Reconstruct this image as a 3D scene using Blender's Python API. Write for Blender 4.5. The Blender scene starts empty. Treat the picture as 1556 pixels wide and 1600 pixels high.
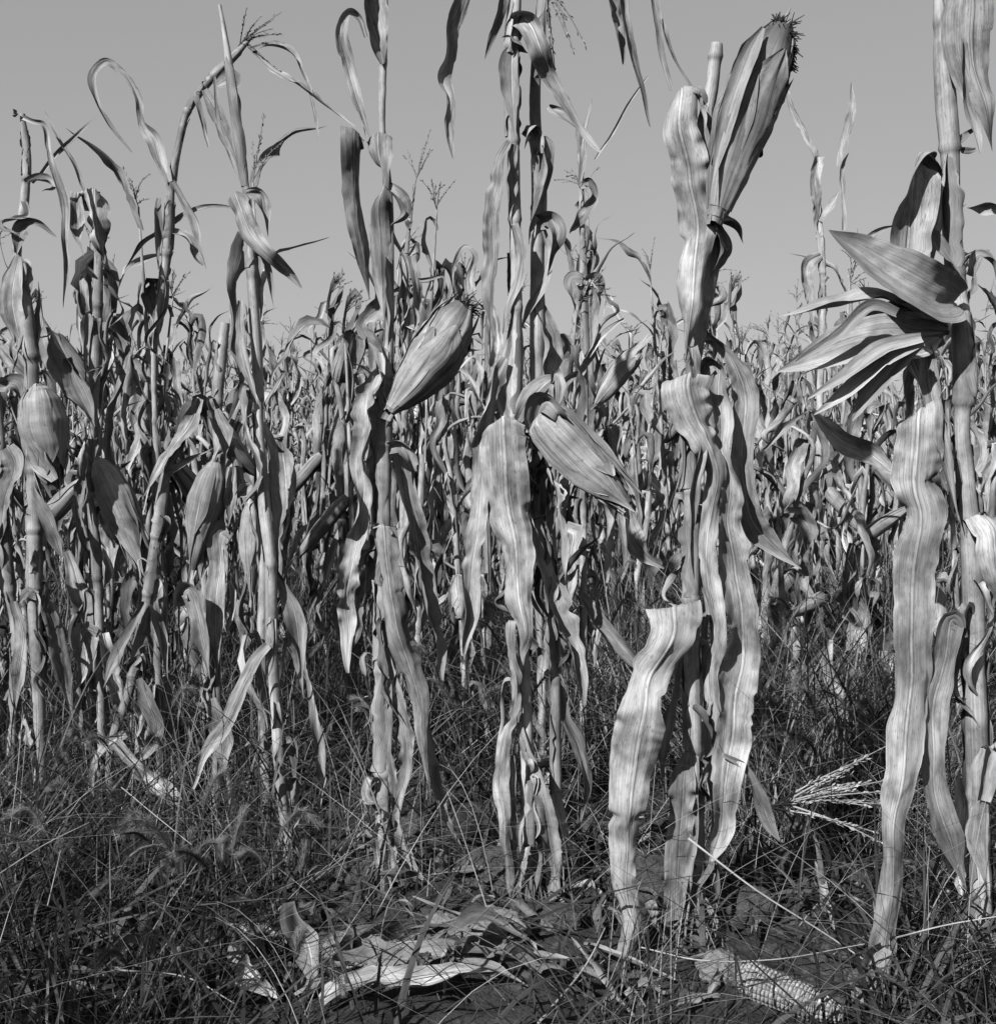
import bpy, math, random
import numpy as np
from mathutils import Vector
R = math.radians
random.seed(11); np.random.seed(11)
sc = bpy.context.scene
col = sc.collection

# ------------------------------------------------------------------ camera
CAM_H, FPX, HORIZON = 0.85, 2000.0, 700.0           # metres, focal length in photo pixels, horizon row
TILT = math.atan((800 - HORIZON) / FPX)
cam_data = bpy.data.cameras.new('camera'); cam = bpy.data.objects.new('camera', cam_data); col.objects.link(cam)
cam.location = (0, 0, CAM_H); cam.rotation_euler = (R(90) - TILT, 0, 0)
cam_data.sensor_fit = 'VERTICAL'; cam_data.sensor_height = 36; cam_data.lens = 36 * FPX / 1600
cam_data.clip_start = 0.02; cam_data.clip_end = 3000
sc.camera = cam
# ------------------------------------------------------------------ sky and sun
SUN_EL, SUN_AZ = R(36), R(35)                        # the sun is behind the camera, to the left
sun_dir = Vector((-math.sin(SUN_AZ) * math.cos(SUN_EL), -math.cos(SUN_AZ) * math.cos(SUN_EL), math.sin(SUN_EL)))
w = bpy.data.worlds.new('World'); sc.world = w; w.use_nodes = True
nt = w.node_tree; nt.nodes.clear()
sky = nt.nodes.new('ShaderNodeTexSky'); sky.sky_type = 'NISHITA'; sky.sun_disc = False
sky.sun_elevation = SUN_EL; sky.sun_rotation = math.atan2(sun_dir.x, sun_dir.y)
sky.air_density = 1.0; sky.dust_density = 0.4
bw = nt.nodes.new('ShaderNodeRGBToBW')               # black-and-white film
gm = nt.nodes.new('ShaderNodeMath'); gm.operation = 'POWER'; gm.inputs[1].default_value = 0.34
bg = nt.nodes.new('ShaderNodeBackground'); bg.inputs['Strength'].default_value = 0.15
ml = nt.nodes.new('ShaderNodeMath'); ml.operation = 'MULTIPLY'; ml.inputs[1].default_value = 1.06
wo = nt.nodes.new('ShaderNodeOutputWorld')
nt.links.new(sky.outputs[0], bw.inputs[0]); nt.links.new(bw.outputs[0], gm.inputs[0]); nt.links.new(gm.outputs[0], ml.inputs[0])
nt.links.new(ml.outputs[0], bg.inputs['Color']); nt.links.new(bg.outputs[0], wo.inputs[0])
ld = bpy.data.lights.new('sun', 'SUN'); ld.energy = 5.0; ld.angle = R(0.5); ld.color = (1, 1, 1)
sun = bpy.data.objects.new('sun', ld); col.objects.link(sun)
sun.rotation_euler = sun_dir.to_track_quat('Z', 'Y').to_euler(); sun.location = sun_dir * 30
sc.view_settings.view_transform = 'Standard'; sc.view_settings.look = 'None'
sc.view_settings.exposure = 0.72; sc.view_settings.gamma = 1.0
sc.render.engine = 'CYCLES'
cy = sc.cycles
cy.max_bounces = 4; cy.diffuse_bounces = 0; cy.glossy_bounces = 1; cy.transmission_bounces = 2; cy.transparent_max_bounces = 4

# ------------------------------------------------------------------ helpers
ct, st_ = math.cos(TILT), math.sin(TILT)
def P(px, py, d):
    """point seen at photo pixel (px, py), d metres in front of the camera"""
    x = (px - 778) / FPX; y = (800 - py) / FPX
    fy, fz = ct + y * st_, -st_ + y * ct
    k = d / fy
    return np.array((x * k, d, CAM_H + fz * k))

class MB:
    """collects quad grids and builds one mesh"""
    def __init__(s): s.v = []; s.f = []; s.uv = []; s.c = []; s.n = 0
    def grid(s, V, uv, c=1.0):
        a, b = V.shape[:2]
        idx = np.arange(a * b).reshape(a, b) + s.n
        f = np.stack([idx[:-1, :-1], idx[:-1, 1:], idx[1:, 1:], idx[1:, :-1]], -1).reshape(-1, 4)
        s.v.append(V.reshape(-1, 3)); s.f.append(f); s.uv.append(uv.reshape(-1, 2))
        s.c.append(np.broadcast_to(c, (a, b)).reshape(-1).astype(float)); s.n += a * b
    def raw(s, V, F, uv, c):
        s.v.append(V); s.f.append(F + s.n); s.uv.append(uv); s.c.append(c); s.n += len(V)
    def arrays(s):
        return np.concatenate(s.v), np.concatenate(s.f), np.concatenate(s.uv), np.concatenate(s.c)
    def mesh(s, name, mat, off=(0, 0, 0)):
        V, F, UV, C = s.arrays(); V = V - np.array(off)
        me = bpy.data.meshes.new(name)
        me.vertices.add(len(V)); me.vertices.foreach_set('co', V.astype(np.float32).ravel())
        me.loops.add(len(F) * 4); me.loops.foreach_set('vertex_index', F.astype(np.int32).ravel())
        me.polygons.add(len(F)); me.polygons.foreach_set('loop_start', np.arange(len(F), dtype=np.int32) * 4)
        me.polygons.foreach_set('use_smooth', np.ones(len(F), dtype=bool))
        me.update(calc_edges=True)
        l = me.uv_layers.new(name='UVMap'); l.data.foreach_set('uv', UV[F.ravel()].astype(np.float32).ravel())
        a = me.attributes.new('tone', 'FLOAT', 'POINT'); a.data.foreach_set('value', C.astype(np.float32))
        me.materials.append(mat); me.validate()
        return me
    def build(s, name, mat, parent=None):
        off = tuple(parent['_o']) if parent is not None and '_o' in parent else (tuple(parent.location) if parent else (0, 0, 0))
        o = bpy.data.objects.new(name, s.mesh(name, mat, off)); col.objects.link(o)
        if parent: o.parent = parent
        return o

def thing(name, label, cat, loc, group=None):
    o = bpy.data.objects.new(name, None); col.objects.link(o); o.location = loc
    o.empty_display_size = 0.05
    o['label'] = label; o['category'] = cat
    if group: o['group'] = group
    return o
def tag(o, label, cat=None, group=None, kind=None):
    if label: o['label'] = label
    if cat: o['category'] = cat
    if group: o['group'] = group
    if kind: o['kind'] = kind
    return o

def interp(K, n, sharp=0.0):
    """centripetal-like Catmull-Rom through rows of K, n+1 samples evenly spaced in arc length"""
    K = np.asarray(K, float); k = len(K)
    if k == 2: return K[0] + (K[1] - K[0]) * np.linspace(0, 1, n + 1)[:, None]
    E = np.vstack([2 * K[0] - K[1], K, 2 * K[-1] - K[-2]])
    out = []
    m = 14
    for i in range(k - 1):
        p0, p1, p2, p3 = E[i], E[i + 1], E[i + 2], E[i + 3]
        d0 = max(np.linalg.norm((p1 - p0)[:3]), 1e-6); d1 = max(np.linalg.norm((p2 - p1)[:3]), 1e-6); d2 = max(np.linalg.norm((p3 - p2)[:3]), 1e-6)
        m1 = ((p1 - p0) / d0 * d1 + (p2 - p1) / d1 * d0) / (d0 + d1) * d1
        m2 = ((p2 - p1) / d1 * d2 + (p3 - p2) / d2 * d1) / (d1 + d2) * d1
        t = np.linspace(0, 1, m, endpoint=False)[:, None]
        out.append((2*t**3-3*t**2+1)*p1 + (t**3-2*t**2+t)*m1 + (-2*t**3+3*t**2)*p2 + (t**3-t**2)*m2)
    out.append(K[-1:]); C = np.vstack(out)
    s = np.concatenate([[0], np.cumsum(np.linalg.norm(np.diff(C[:, :3], axis=0), axis=1))])
    q = np.linspace(0, s[-1], n + 1)
    return np.stack([np.interp(q, s, C[:, j]) for j in range(C.shape[1])], 1)

def unit(a): return a / np.maximum(np.linalg.norm(a, axis=-1, keepdims=True), 1e-9)

def frames(C, cross0=None, face=False):
    T = np.gradient(C, axis=0); T = unit(T)
    if cross0 is None:
        cross0 = np.cross(T[0], (0, 1, 0))
        if np.linalg.norm(cross0) < 0.2: cross0 = np.array((1., 0, 0))
    X = np.zeros_like(C); x = np.array(cross0, float)
    for i in range(len(C)):
        x = x - T[i] * np.dot(x, T[i]); x = x / max(np.linalg.norm(x), 1e-9)
        if face:                                  # keep the blade's broad side turned the same way along its length
            g = np.cross(T[i], (0, 1, 0)); m_ = np.linalg.norm(g)
            if m_ > .35:
                g = g / m_ * (1 if np.dot(g, x) > 0 else -1); x = x + g * .3 * m_; x = x / np.linalg.norm(x)
        X[i] = x
    return T, X, np.cross(T, X)

def wob(rng, n, k):
    """smooth 1-D noise in about [-1, 1] with k bumps over n samples"""
    x = np.linspace(0, max(k, 1), n); t = rng.uniform(-1, 1, int(max(k, 1)) + 3)
    i = np.floor(x).astype(int); f = x - i; f = f * f * (3 - 2 * f)
    return t[i] * (1 - f) + t[i + 1] * f

def ribbon(mb, pts, n=34, m=8, cup=0.18, ruf=0.10, buckle=0.012, seed=0, cross0=None, tone=1.0, rag=0.08, roll=(-.3, 1.1), face=False, tears=7):
    """a leaf blade: pts rows = x, y, z, width, twist in degrees"""
    rng = np.random.RandomState(seed)
    K = np.asarray(pts, float); D = interp(K, n)
    C = D[:, :3].copy(); L = np.linalg.norm(np.diff(C, axis=0), axis=1).sum()
    s = np.linspace(0, 1, n + 1)
    nb = max(2, int(L / 0.07))
    T, X, N = frames(C, cross0, face)
    C += N * (wob(rng, n + 1, nb) * buckle * np.minimum(1, s * 6))[:, None] + X * (wob(rng, n + 1, nb) * buckle * .5)[:, None]
    tw = np.radians(D[:, 4] + wob(rng, n + 1, max(2, int(L / .12))) * 9)
    W = np.maximum(D[:, 3], 0.0006)
    if K[-1, 3] > .008: W = W * np.interp(s, [0, max(.5, 1 - .09 / L), 1], [1, 1, .12])      # torn-off blades still narrow at the end
    Xr = X * np.cos(tw)[:, None] + N * np.sin(tw)[:, None]; Nr = -X * np.sin(tw)[:, None] + N * np.cos(tw)[:, None]
    u = np.linspace(-1, 1, m + 1)
    V = np.zeros((n + 1, m + 1, 3))
    cu = cup * (1 + .5 * wob(rng, n + 1, 4))
    rm, ra = (roll[0] + roll[1]) / 2, (roll[1] - roll[0]) / 2
    th = rm + ra * 1.15 * wob(rng, n + 1, max(3, L / .09)); th = np.where(np.abs(th) < .05, .05, th)     # the blade rolls up across its width
    asym = 1 + .5 * wob(rng, n + 1, max(2, L / .12))
    fine = wob(rng, n + 1, max(4, L / .016))
    nr = max(3, int(L / 0.024))
    eL, eR = wob(rng, n + 1, nr), wob(rng, n + 1, nr)
    rL, rR = wob(rng, n + 1, int(nr * 1.3)) + .5 * wob(rng, n + 1, nr * 2), wob(rng, n + 1, int(nr * 1.3)) + .5 * wob(rng, n + 1, nr * 2)
    env = np.minimum(1, s * 5) * np.minimum(1, (1 - s) * 3 + .3) * np.clip(.35 + 1.3 * wob(rng, n + 1, max(3, L / .09)), 0, 1.6)
    cut = [np.zeros(n + 1), np.zeros(n + 1)]                 # tears running in from the edges
    for c_ in cut:
        for _ in range(rng.poisson(L * tears)):
            p = rng.uniform(.08, .97); up_, dn_ = rng.uniform(.002, .014) / L, rng.uniform(.01, .06) / L
            c_[:] = np.maximum(c_, rng.uniform(.05, .34) * rng.rand() ** .6 * np.where(s < p, np.clip(1 + (s - p) / up_, 0, 1), np.clip(1 - (s - p) / dn_, 0, 1)))
    ridge = wob(rng, m + 1, m) * 0.022; r2 = wob(rng, m + 1, m) * .03; rmix = wob(rng, n + 1, max(2, L / .1))
    for j, uu in enumerate(u):
        e = eR if uu > 0 else eL; r = rR if uu > 0 else rL
        wd = W / 2 * (1 + rag * e * abs(uu)) * (1 - cut[1 if uu > 0 else 0] * (abs(uu) > .3))
        t2 = th * (asym if uu > 0 else 2 - asym); a = t2 * abs(uu)
        lat = np.sin(a) / a if uu else 1.0
        off = W * (cu * (abs(uu) ** 1.3) + .5 * (1 - np.cos(a)) / t2 + .022 * fine * math.cos(uu * 5 + seed) + .012 * fine[::-1] * math.sin(uu * 9 + seed) + ridge[j] + r2[j] * rmix - (0.025 if abs(uu) < .12 else 0)) + W * ruf * env * r * abs(uu) ** 2
        V[:, j] = C + Xr * (wd * uu * lat)[:, None] + Nr * off[:, None]
    if rag > 0.01:                                # uneven, torn tip
        tip = V[-1] - V[-2]; k = max(1, n // 12)
        V[-1] += tip * (rng.uniform(-.4, 1.2, m + 1))[:, None]
    uv = np.stack([np.broadcast_to((u + 1) / 2, (n + 1, m + 1)), np.broadcast_to((s * L)[:, None] + seed * .37 % 7, (n + 1, m + 1))], -1)
    mb.grid(V, uv, tone)

def tube(mb, C, rad, sides=8, tone=1.0, seed=0, grooves=0.0, closed_end=True):
    C = np.asarray(C, float); n = len(C)
    T, X, N = frames(C)
    a = np.linspace(0, 2 * math.pi, sides + 1)
    r = np.broadcast_to(rad, (n,))
    rr = r[:, None] * (1 + grooves * np.cos(a * 5 + seed)[None, :] * .5 + grooves * np.cos(a * 1 + seed)[None, :])
    V = C[:, None] + rr[..., None] * (np.cos(a)[None, :, None] * X[:, None] + np.sin(a)[None, :, None] * N[:, None])
    L = np.concatenate([[0], np.cumsum(np.linalg.norm(np.diff(C, axis=0), axis=1))])
    uv = np.stack([np.broadcast_to(a / 2 / math.pi, (n, sides + 1)), np.broadcast_to(L[:, None] + seed * .31 % 5, (n, sides + 1))], -1)
    c = np.broadcast_to(tone, (n,)) if np.ndim(tone) else np.full(n, tone)
    mb.grid(V, uv, np.broadcast_to(c[:, None], (n, sides + 1)))
    if closed_end:
        for e in (0, -1):
            V2 = np.stack([np.repeat(C[e][None], sides + 1, 0), V[e]])
            mb.grid(V2, uv[:2], c[e] * .8)

def stalk_mesh(mb, pts, nodes, seed=0, n=130, sides=14, sheath=.16):
    """pts rows = x,y,z,width; nodes = fractions along the length where the joints sit"""
    D = interp(pts, n); C = D[:, :3]; rng = np.random.RandomState(seed)
    s = np.linspace(0, 1, n + 1); L = np.linalg.norm(np.diff(C, axis=0), axis=1).sum()
    nodes = sorted(nodes); r = D[:, 3] / 2
    mult = np.ones(n + 1); tone = np.ones(n + 1)
    edges = [0] + nodes + [1]
    for i in range(len(edges) - 1):
        a, b = edges[i], edges[i + 1]; m = (s >= a) & (s <= b); t = (s[m] - a) / max(b - a, 1e-6)
        sh = rng.uniform(.5, 1.0) * sheath
        end = rng.uniform(.78, .96)
        mult[m] = np.where(t < end, 1 + sh * (1 - .5 * t), 1.0 - .05 * (1 - t))
        tone[m] *= np.where(t < end, rng.uniform(.8, 1.05), 1.05)
    for q in nodes:
        g = np.exp(-((s - q) * L / 0.007) ** 2); mult += .16 * g
        tone *= 1 - .5 * np.exp(-(((s - q) * L + .004) / 0.0045) ** 2)
    kink = np.cumsum(rng.normal(0, 1, (n + 1, 3)), 0); kink -= np.linspace(0, 1, n + 1)[:, None] * kink[-1]
    C = C + kink * .00018
    tube(mb, C, r * mult, sides, tone, seed, grooves=.05)

# ------------------------------------------------------------------ materials (all grey: black-and-white film)
def newmat(name, rough=.7, spec=.25):
    m = bpy.data.materials.new(name); m.use_nodes = True; t = m.node_tree; t.nodes.clear()
    o = t.nodes.new('ShaderNodeOutputMaterial'); b = t.nodes.new('ShaderNodeBsdfPrincipled')
    b.inputs['Roughness'].default_value = rough; b.inputs['Specular IOR Level'].default_value = spec
    t.links.new(b.outputs[0], o.inputs[0])
    return m, t, b, o
def N_(t, ty, **k):
    n = t.nodes.new(ty)
    for a, b in k.items(): setattr(n, a, b)
    return n
def math_(t, op, a, b=None, c=None, clamp=False):
    n = t.nodes.new('ShaderNodeMath'); n.operation = op; n.use_clamp = clamp
    for i, x in enumerate((a, b, c)):
        if x is None: continue
        if isinstance(x, (int, float)): n.inputs[i].default_value = x
        else: t.links.new(x, n.inputs[i])
    return n.outputs[0]
def rng_(t, x, a, b, c, d):
    n = t.nodes.new('ShaderNodeMapRange'); t.links.new(x, n.inputs[0])
    for i, v in enumerate((a, b, c, d)): n.inputs[i + 1].default_value = v
    return n.outputs[0]

def fibre_mat(name, lo, hi, ustr=46, vstr=2.2, blotch=.45, rib=True, trans=.07, spots=.4, rough=.62, vary=.22):
    """dry leaf / husk / stalk skin: fine fibres along the length, blotches, flecks, pale midrib"""
    m, t, b, o = newmat(name, rough, .3)
    uv = N_(t, 'ShaderNodeUVMap', uv_map='UVMap'); sep = N_(t, 'ShaderNodeSeparateXYZ'); t.links.new(uv.outputs[0], sep.inputs[0])
    oi = N_(t, 'ShaderNodeObjectInfo'); U, Vv = sep.outputs[0], sep.outputs[1]
    off = math_(t, 'MULTIPLY', oi.outputs['Random'], 37.0)
    def noise(su, sv, detail=3, add=0.0, rough_=.6):
        c = N_(t, 'ShaderNodeCombineXYZ')
        t.links.new(math_(t, 'MULTIPLY', U, su), c.inputs[0]); t.links.new(math_(t, 'MULTIPLY', Vv, sv), c.inputs[1])
        t.links.new(math_(t, 'ADD', off, add), c.inputs[2])
        n = N_(t, 'ShaderNodeTexNoise'); n.inputs['Scale'].default_value = 1; n.inputs['Detail'].default_value = detail
        n.inputs['Roughness'].default_value = rough_
        t.links.new(c.outputs[0], n.inputs['Vector']); return n.outputs['Fac']
    fib = noise(ustr, vstr * 4, 2); fine = noise(ustr * 2.4, vstr * 10, 2, 5.1)
    blo = noise(2.2, 14, 4, 9.3); fle = noise(34, 75, 3, 14.7); big = noise(.8, 5, 2, 21.0)
    f = math_(t, 'ADD', math_(t, 'MULTIPLY', fib, .55), math_(t, 'MULTIPLY', fine, .45))
    base = rng_(t, f, .32, .68, lo, hi)
    k1 = rng_(t, blo, .38, .60, 1 - blotch, 1.06)
    k2 = rng_(t, fle, .58, .72, 1.0, 1 - spots)
    k3 = rng_(t, big, .3, .7, .62, 1.16)
    c = math_(t, 'MULTIPLY', math_(t, 'MULTIPLY', base, k1), math_(t, 'MULTIPLY', k2, k3))
    height = math_(t, 'MULTIPLY', f, 1.0)
    if rib:
        ctr = math_(t, 'ADD', rng_(t, noise(.01, 1.6, 1, 33.0), .3, .7, .40, .60), 0.0)
        d = math_(t, 'ABSOLUTE', math_(t, 'SUBTRACT', U, ctr))
        r1 = rng_(t, d, .022, .036, 1.0, 0.0)              # the pale rib
        r2 = math_(t, 'MULTIPLY', rng_(t, d, .05, .075, 1, 0), rng_(t, d, .026, .042, 0, 1))   # a dark groove along it
        c = math_(t, 'MULTIPLY', c, math_(t, 'ADD', 1.0, math_(t, 'MULTIPLY', r1, .35)))
        c = math_(t, 'MULTIPLY', c, math_(t, 'SUBTRACT', 1.0, math_(t, 'MULTIPLY', r2, .36)))
        height = math_(t, 'ADD', height, math_(t, 'MULTIPLY', r1, 1.6))
    at = N_(t, 'ShaderNodeAttribute', attribute_name='tone')
    c = math_(t, 'MULTIPLY', c, at.outputs['Fac'])
    c = math_(t, 'MULTIPLY', c, rng_(t, oi.outputs['Random'], 0, 1, 1 - vary, 1 + vary * .6))
    cc = N_(t, 'ShaderNodeCombineColor')
    for i in range(3): t.links.new(c, cc.inputs[i])
    t.links.new(cc.outputs[0], b.inputs['Base Color'])
    bp = N_(t, 'ShaderNodeBump'); bp.inputs['Strength'].default_value = .42; bp.inputs['Distance'].default_value = .0016
    t.links.new(height, bp.inputs['Height']); t.links.new(bp.outputs[0], b.inputs['Normal'])
    if trans > 0:
        tr = N_(t, 'ShaderNodeBsdfTranslucent'); t.links.new(cc.outputs[0], tr.inputs[0]); t.links.new(bp.outputs[0], tr.inputs[1])
        mx = N_(t, 'ShaderNodeMixShader'); mx.inputs[0].default_value = trans
        t.links.new(b.outputs[0], mx.inputs[1]); t.links.new(tr.outputs[0], mx.inputs[2]); t.links.new(mx.outputs[0], o.inputs[0])
    return m
M_leaf = fibre_mat('dry_corn_leaf', .21, .52, blotch=.55, spots=.55, vary=.28)
M_husk = fibre_mat('dry_husk', .15, .44, ustr=44, vstr=.9, rib=False, trans=.05, blotch=.35)
M_stalk = fibre_mat('dry_stalk', .22, .48, ustr=34, vstr=1.0, rib=False, trans=0, blotch=.5, spots=.5)
M_tassel = fibre_mat('dry_tassel', .12, .26, ustr=3, vstr=20, rib=False, trans=.1, blotch=.3)
M_silk = fibre_mat('dark_silk', .015, .05, ustr=3, vstr=20, rib=False, trans=0)
M_straw = fibre_mat('dry_straw', .26, .46, ustr=3, vstr=8, rib=False, trans=.2, blotch=.3, vary=0)
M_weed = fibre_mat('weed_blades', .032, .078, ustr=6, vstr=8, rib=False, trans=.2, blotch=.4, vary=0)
M_root = fibre_mat('prop_root', .10, .26, ustr=3, vstr=12, rib=False, trans=0)
M_cob = fibre_mat('kernels', .22, .36, ustr=8, vstr=30, rib=False, trans=0, blotch=.3)

def soil_mat(name, lo, hi):
    m, t, b, o = newmat(name, .95, .1)
    tc = N_(t, 'ShaderNodeTexCoord')
    n1 = N_(t, 'ShaderNodeTexNoise'); n1.inputs['Scale'].default_value = 9; n1.inputs['Detail'].default_value = 8; n1.inputs['Roughness'].default_value = .7
    n2 = N_(t, 'ShaderNodeTexNoise'); n2.inputs['Scale'].default_value = 110; n2.inputs['Detail'].default_value = 5; n2.inputs['Roughness'].default_value = .7
    for n in (n1, n2): t.links.new(tc.outputs['Object'], n.inputs['Vector'])
    f = math_(t, 'ADD', math_(t, 'MULTIPLY', n1.outputs['Fac'], .5), math_(t, 'MULTIPLY', n2.outputs['Fac'], .5))
    c = rng_(t, f, .36, .64, lo, hi)
    cc = N_(t, 'ShaderNodeCombineColor')
    for i in range(3): t.links.new(c, cc.inputs[i])
    t.links.new(cc.outputs[0], b.inputs['Base Color'])
    bp = N_(t, 'ShaderNodeBump'); bp.inputs['Strength'].default_value = 1; bp.inputs['Distance'].default_value = .02
    t.links.new(f, bp.inputs['Height']); t.links.new(bp.outputs[0], b.inputs['Normal'])
    return m
M_soil = soil_mat('field_soil', .02, .065)
M_clod = soil_mat('soil_clod', .035, .10)

# ------------------------------------------------------------------ the ground
def vnoise(x, y, s, seed):
    """smooth value noise on arrays"""
    X = x * s + seed * 17.3; Y = y * s + seed * 5.7
    i = np.floor(X).astype(int); j = np.floor(Y).astype(int); fx = X - i; fy = Y - j
    fx = fx * fx * (3 - 2 * fx); fy = fy * fy * (3 - 2 * fy)
    def h(a, b):
        v = np.sin(a * 127.1 + b * 311.7 + seed * 74.7) * 43758.5453
        return v - np.floor(v)
    return (h(i, j) * (1 - fx) + h(i + 1, j) * fx) * (1 - fy) + (h(i, j + 1) * (1 - fx) + h(i + 1, j + 1) * fx) * fy
def gz(x, y):
    x = np.asarray(x, float); y = np.asarray(y, float)
    k = np.clip(1 - (np.hypot(x, y) - 6) / 6, 0, 1)
    return (-.045 + .05 * vnoise(x, y, 2.3, 1) + .035 * vnoise(x, y, 7, 2) + .02 * vnoise(x, y, 19, 3) + .012 * vnoise(x, y, 45, 4)) * k
def make_ground():
    def axis(a, b, fine, lo, hi):
        c = np.arange(a, b + 1e-6, fine); o1 = [b]; st = fine
        while o1[-1] < hi: st *= 1.25; o1.append(o1[-1] + st)
        o2 = [a]; st = fine
        while o2[-1] > lo: st *= 1.25; o2.append(o2[-1] - st)
        return np.concatenate([np.array(o2[1:])[::-1], c, np.array(o1[1:])])
    xs = axis(-1.6, 1.6, .014, -900, 900); ys = axis(1.2, 4.4, .014, -60, 1400)
    X, Y = np.meshgrid(xs, ys); V = np.stack([X, Y, gz(X, Y)], -1)
    mb = MB(); mb.grid(V, np.stack([X, Y], -1)); return mb.build('ground', M_soil)
tag(make_ground(), None, kind='structure')

# ------------------------------------------------------------------ plant pieces
def ear_mesh(mb, base, tip, width, seed=0, layers=7, nn=26, mm=12, flare=.0, bulb=.42, tail=1.0, tone=1.0, shape='club'):
    rng = np.random.RandomState(seed); base = np.array(base, float); tip = np.array(tip, float)
    ax = tip - base; L = np.linalg.norm(ax); ax /= L
    X = np.cross(ax, (0, 1, 0));
    if np.linalg.norm(X) < .2: X = np.array((1., 0, 0))
    X /= np.linalg.norm(X); Y = np.cross(ax, X)
    bend = rng.uniform(-.04, .04, 2); width = width * .90
    def prof(t):
        if shape == 'club': r = np.interp(t, [0, .08, .25, .5, .7, .86, .96, 1.03, 1.3], [.26, .42, .74, .98, 1.0, .86, .58, .34, .1])
        elif shape == 'egg': r = np.interp(t, [0, .04, .15, .36, .58, .8, .95, 1.1, 1.3], [.14, .42, .80, 1.0, .90, .56, .28, .12, .05])
        elif shape == 'butt': r = np.interp(t, [0, .03, .12, .3, .6, .8, .95, 1.1, 1.3], [.45, .78, .95, 1.0, .90, .66, .34, .14, .05])
        else: r = np.interp(t, [0, .05, .15, bulb, .7, .88, 1.0, 1.3], [.30, .42, .72, 1.0, .82, .52, .25, .1])
        return r * width / 2
    rp = rng.uniform(0, 6.28, 6); nz = wob(rng, 721, 44); nz[-60:] = nz[-60:] * np.linspace(1, 0, 60) + nz[:60] * np.linspace(0, 1, 60)
    nz2 = wob(rng, 721, 90); gx = np.linspace(0, 2 * math.pi, 721)
    def surf(t, phi, k, lift):
        r = prof(t) * (1 + k) + lift
        r = r * (1 + .04 * np.interp((phi + .25 * np.sin(t * 4 + rp[0])) % 6.2832, gx, nz) * (.5 + t) + .02 * np.interp((phi - .2 * t) % 6.2832, gx, nz2) + .02 * np.sin(phi * 5 + rp[0] + 3 * t) * np.sin(t * 5 + rp[4]) + .035 * np.sin(phi * 4 + rp[2] + 5 * t) + .02 * np.sin(t * 19 + phi * 3 + rp[3]))
        c = base + ax * (t * L)[..., None] + (X * (bend[0] * L) + Y * (bend[1] * L)) * (np.sin(t * math.pi))[..., None]
        return c + r[..., None] * (np.cos(phi)[..., None] * X + np.sin(phi)[..., None] * Y)
    t = np.linspace(0, 1, nn); ph = np.linspace(0, 2 * math.pi, mm * 2 + 1)
    TT, PH = np.meshgrid(t, ph, indexing='ij')
    mb.grid(surf(TT, PH, -.03, 0 * TT), np.stack([PH / 6.28, TT * L], -1), .9 * tone * (1 - .6 * np.clip((TT - .8) / .15, 0, 1)))
    for k in range(layers):
        c = k * 2.399 + rng.uniform(-.3, .3); half = rng.uniform(.75, 1.25)
        end = rng.uniform(.72, 1.12) * tail; st = -.02 + .015 * k
        t = np.linspace(0, 1, nn); u = np.linspace(-1, 1, mm + 1); TT, UU = np.meshgrid(t, u, indexing='ij')
        ha = half * (1 - np.clip((TT - .55) / .45, 0, 1) ** 1.6 * .93)
        lift = (flare * rng.uniform(.3, 1.6) * np.clip((TT - .6) / .4, 0, 1) ** 2 + .006 * rng.rand() * np.clip((TT - .5) / .5, 0, 1)) * width * 1.5
        lift = lift + (np.abs(UU) ** 3) * width * rng.uniform(.01, .07) * np.sin(TT * 3 + rp[5]) ** 2
        tt = st + TT * (end - st)
        V = surf(tt, c + ha * UU + .25 * wob(rng, nn, 3)[:, None] * TT, .012 + .016 * k, lift)
        mb.grid(V, np.stack([(UU + 1) * .5 * half / 3 + k * .13, TT * L * end + k], -1), rng.uniform(.82, 1.1) * tone)

def ear_frays(mb, base, tip, width, seed, n=5):
    """loose, torn husk strips standing off an ear"""
    rng = np.random.RandomState(seed); base = np.array(base, float); tip = np.array(tip, float); ax = tip - base; L = np.linalg.norm(ax); ax /= L
    X = unit(np.cross(ax, (0, 1, 0))); Y = np.cross(ax, X)
    for i in range(n):
        a = rng.uniform(2.2, 6.6); o = X * math.cos(a) - Y * abs(math.sin(a)) * .9; o = unit(o); t0 = rng.uniform(.02, .4); t1 = rng.uniform(.75, 1.12); f = rng.uniform(.0, .35)
        K = []
        for q in np.linspace(0, 1, 5):
            t = t0 + (t1 - t0) * q; r = width * .47 * np.interp(t, [0, .1, .3, .7, .9, 1.1], [.3, .5, .85, 1.0, .8, .55]) * (1.04 + f * q ** 3)
            K.append(list(base + ax * t * L + o * r + rng.normal(0, .002, 3)) + [width * rng.uniform(.16, .34) * (1 - q ** 3 * .95), rng.uniform(-25, 25)])
        ribbon(mb, K, n=26, m=8, cup=.1, ruf=.12, buckle=.003, seed=seed + i, cross0=np.cross(ax, o), tone=rng.uniform(.6, 1.1), roll=(-.2, 1.4), rag=.2)

def silk_mesh(mb, base, dirv, length, seed=0, n=36, spread=.5):
    rng = np.random.RandomState(seed); d = np.array(dirv, float); d /= np.linalg.norm(d); base = np.array(base, float)
    for i in range(n):
        v = d + rng.normal(0, spread, 3); v /= np.linalg.norm(v); v2 = v + rng.normal(0, .6, 3) + np.array((0, 0, -.5))
        l = length * rng.uniform(.4, 1); p0 = base + rng.normal(0, length * .16, 3)
        C = interp([p0, p0 + v * l * .4, p0 + v * l * .6 + v2 * l * .35], 6)
        tube(mb, C, np.linspace(.0018, .0008, 7), 3, closed_end=False)

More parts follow.
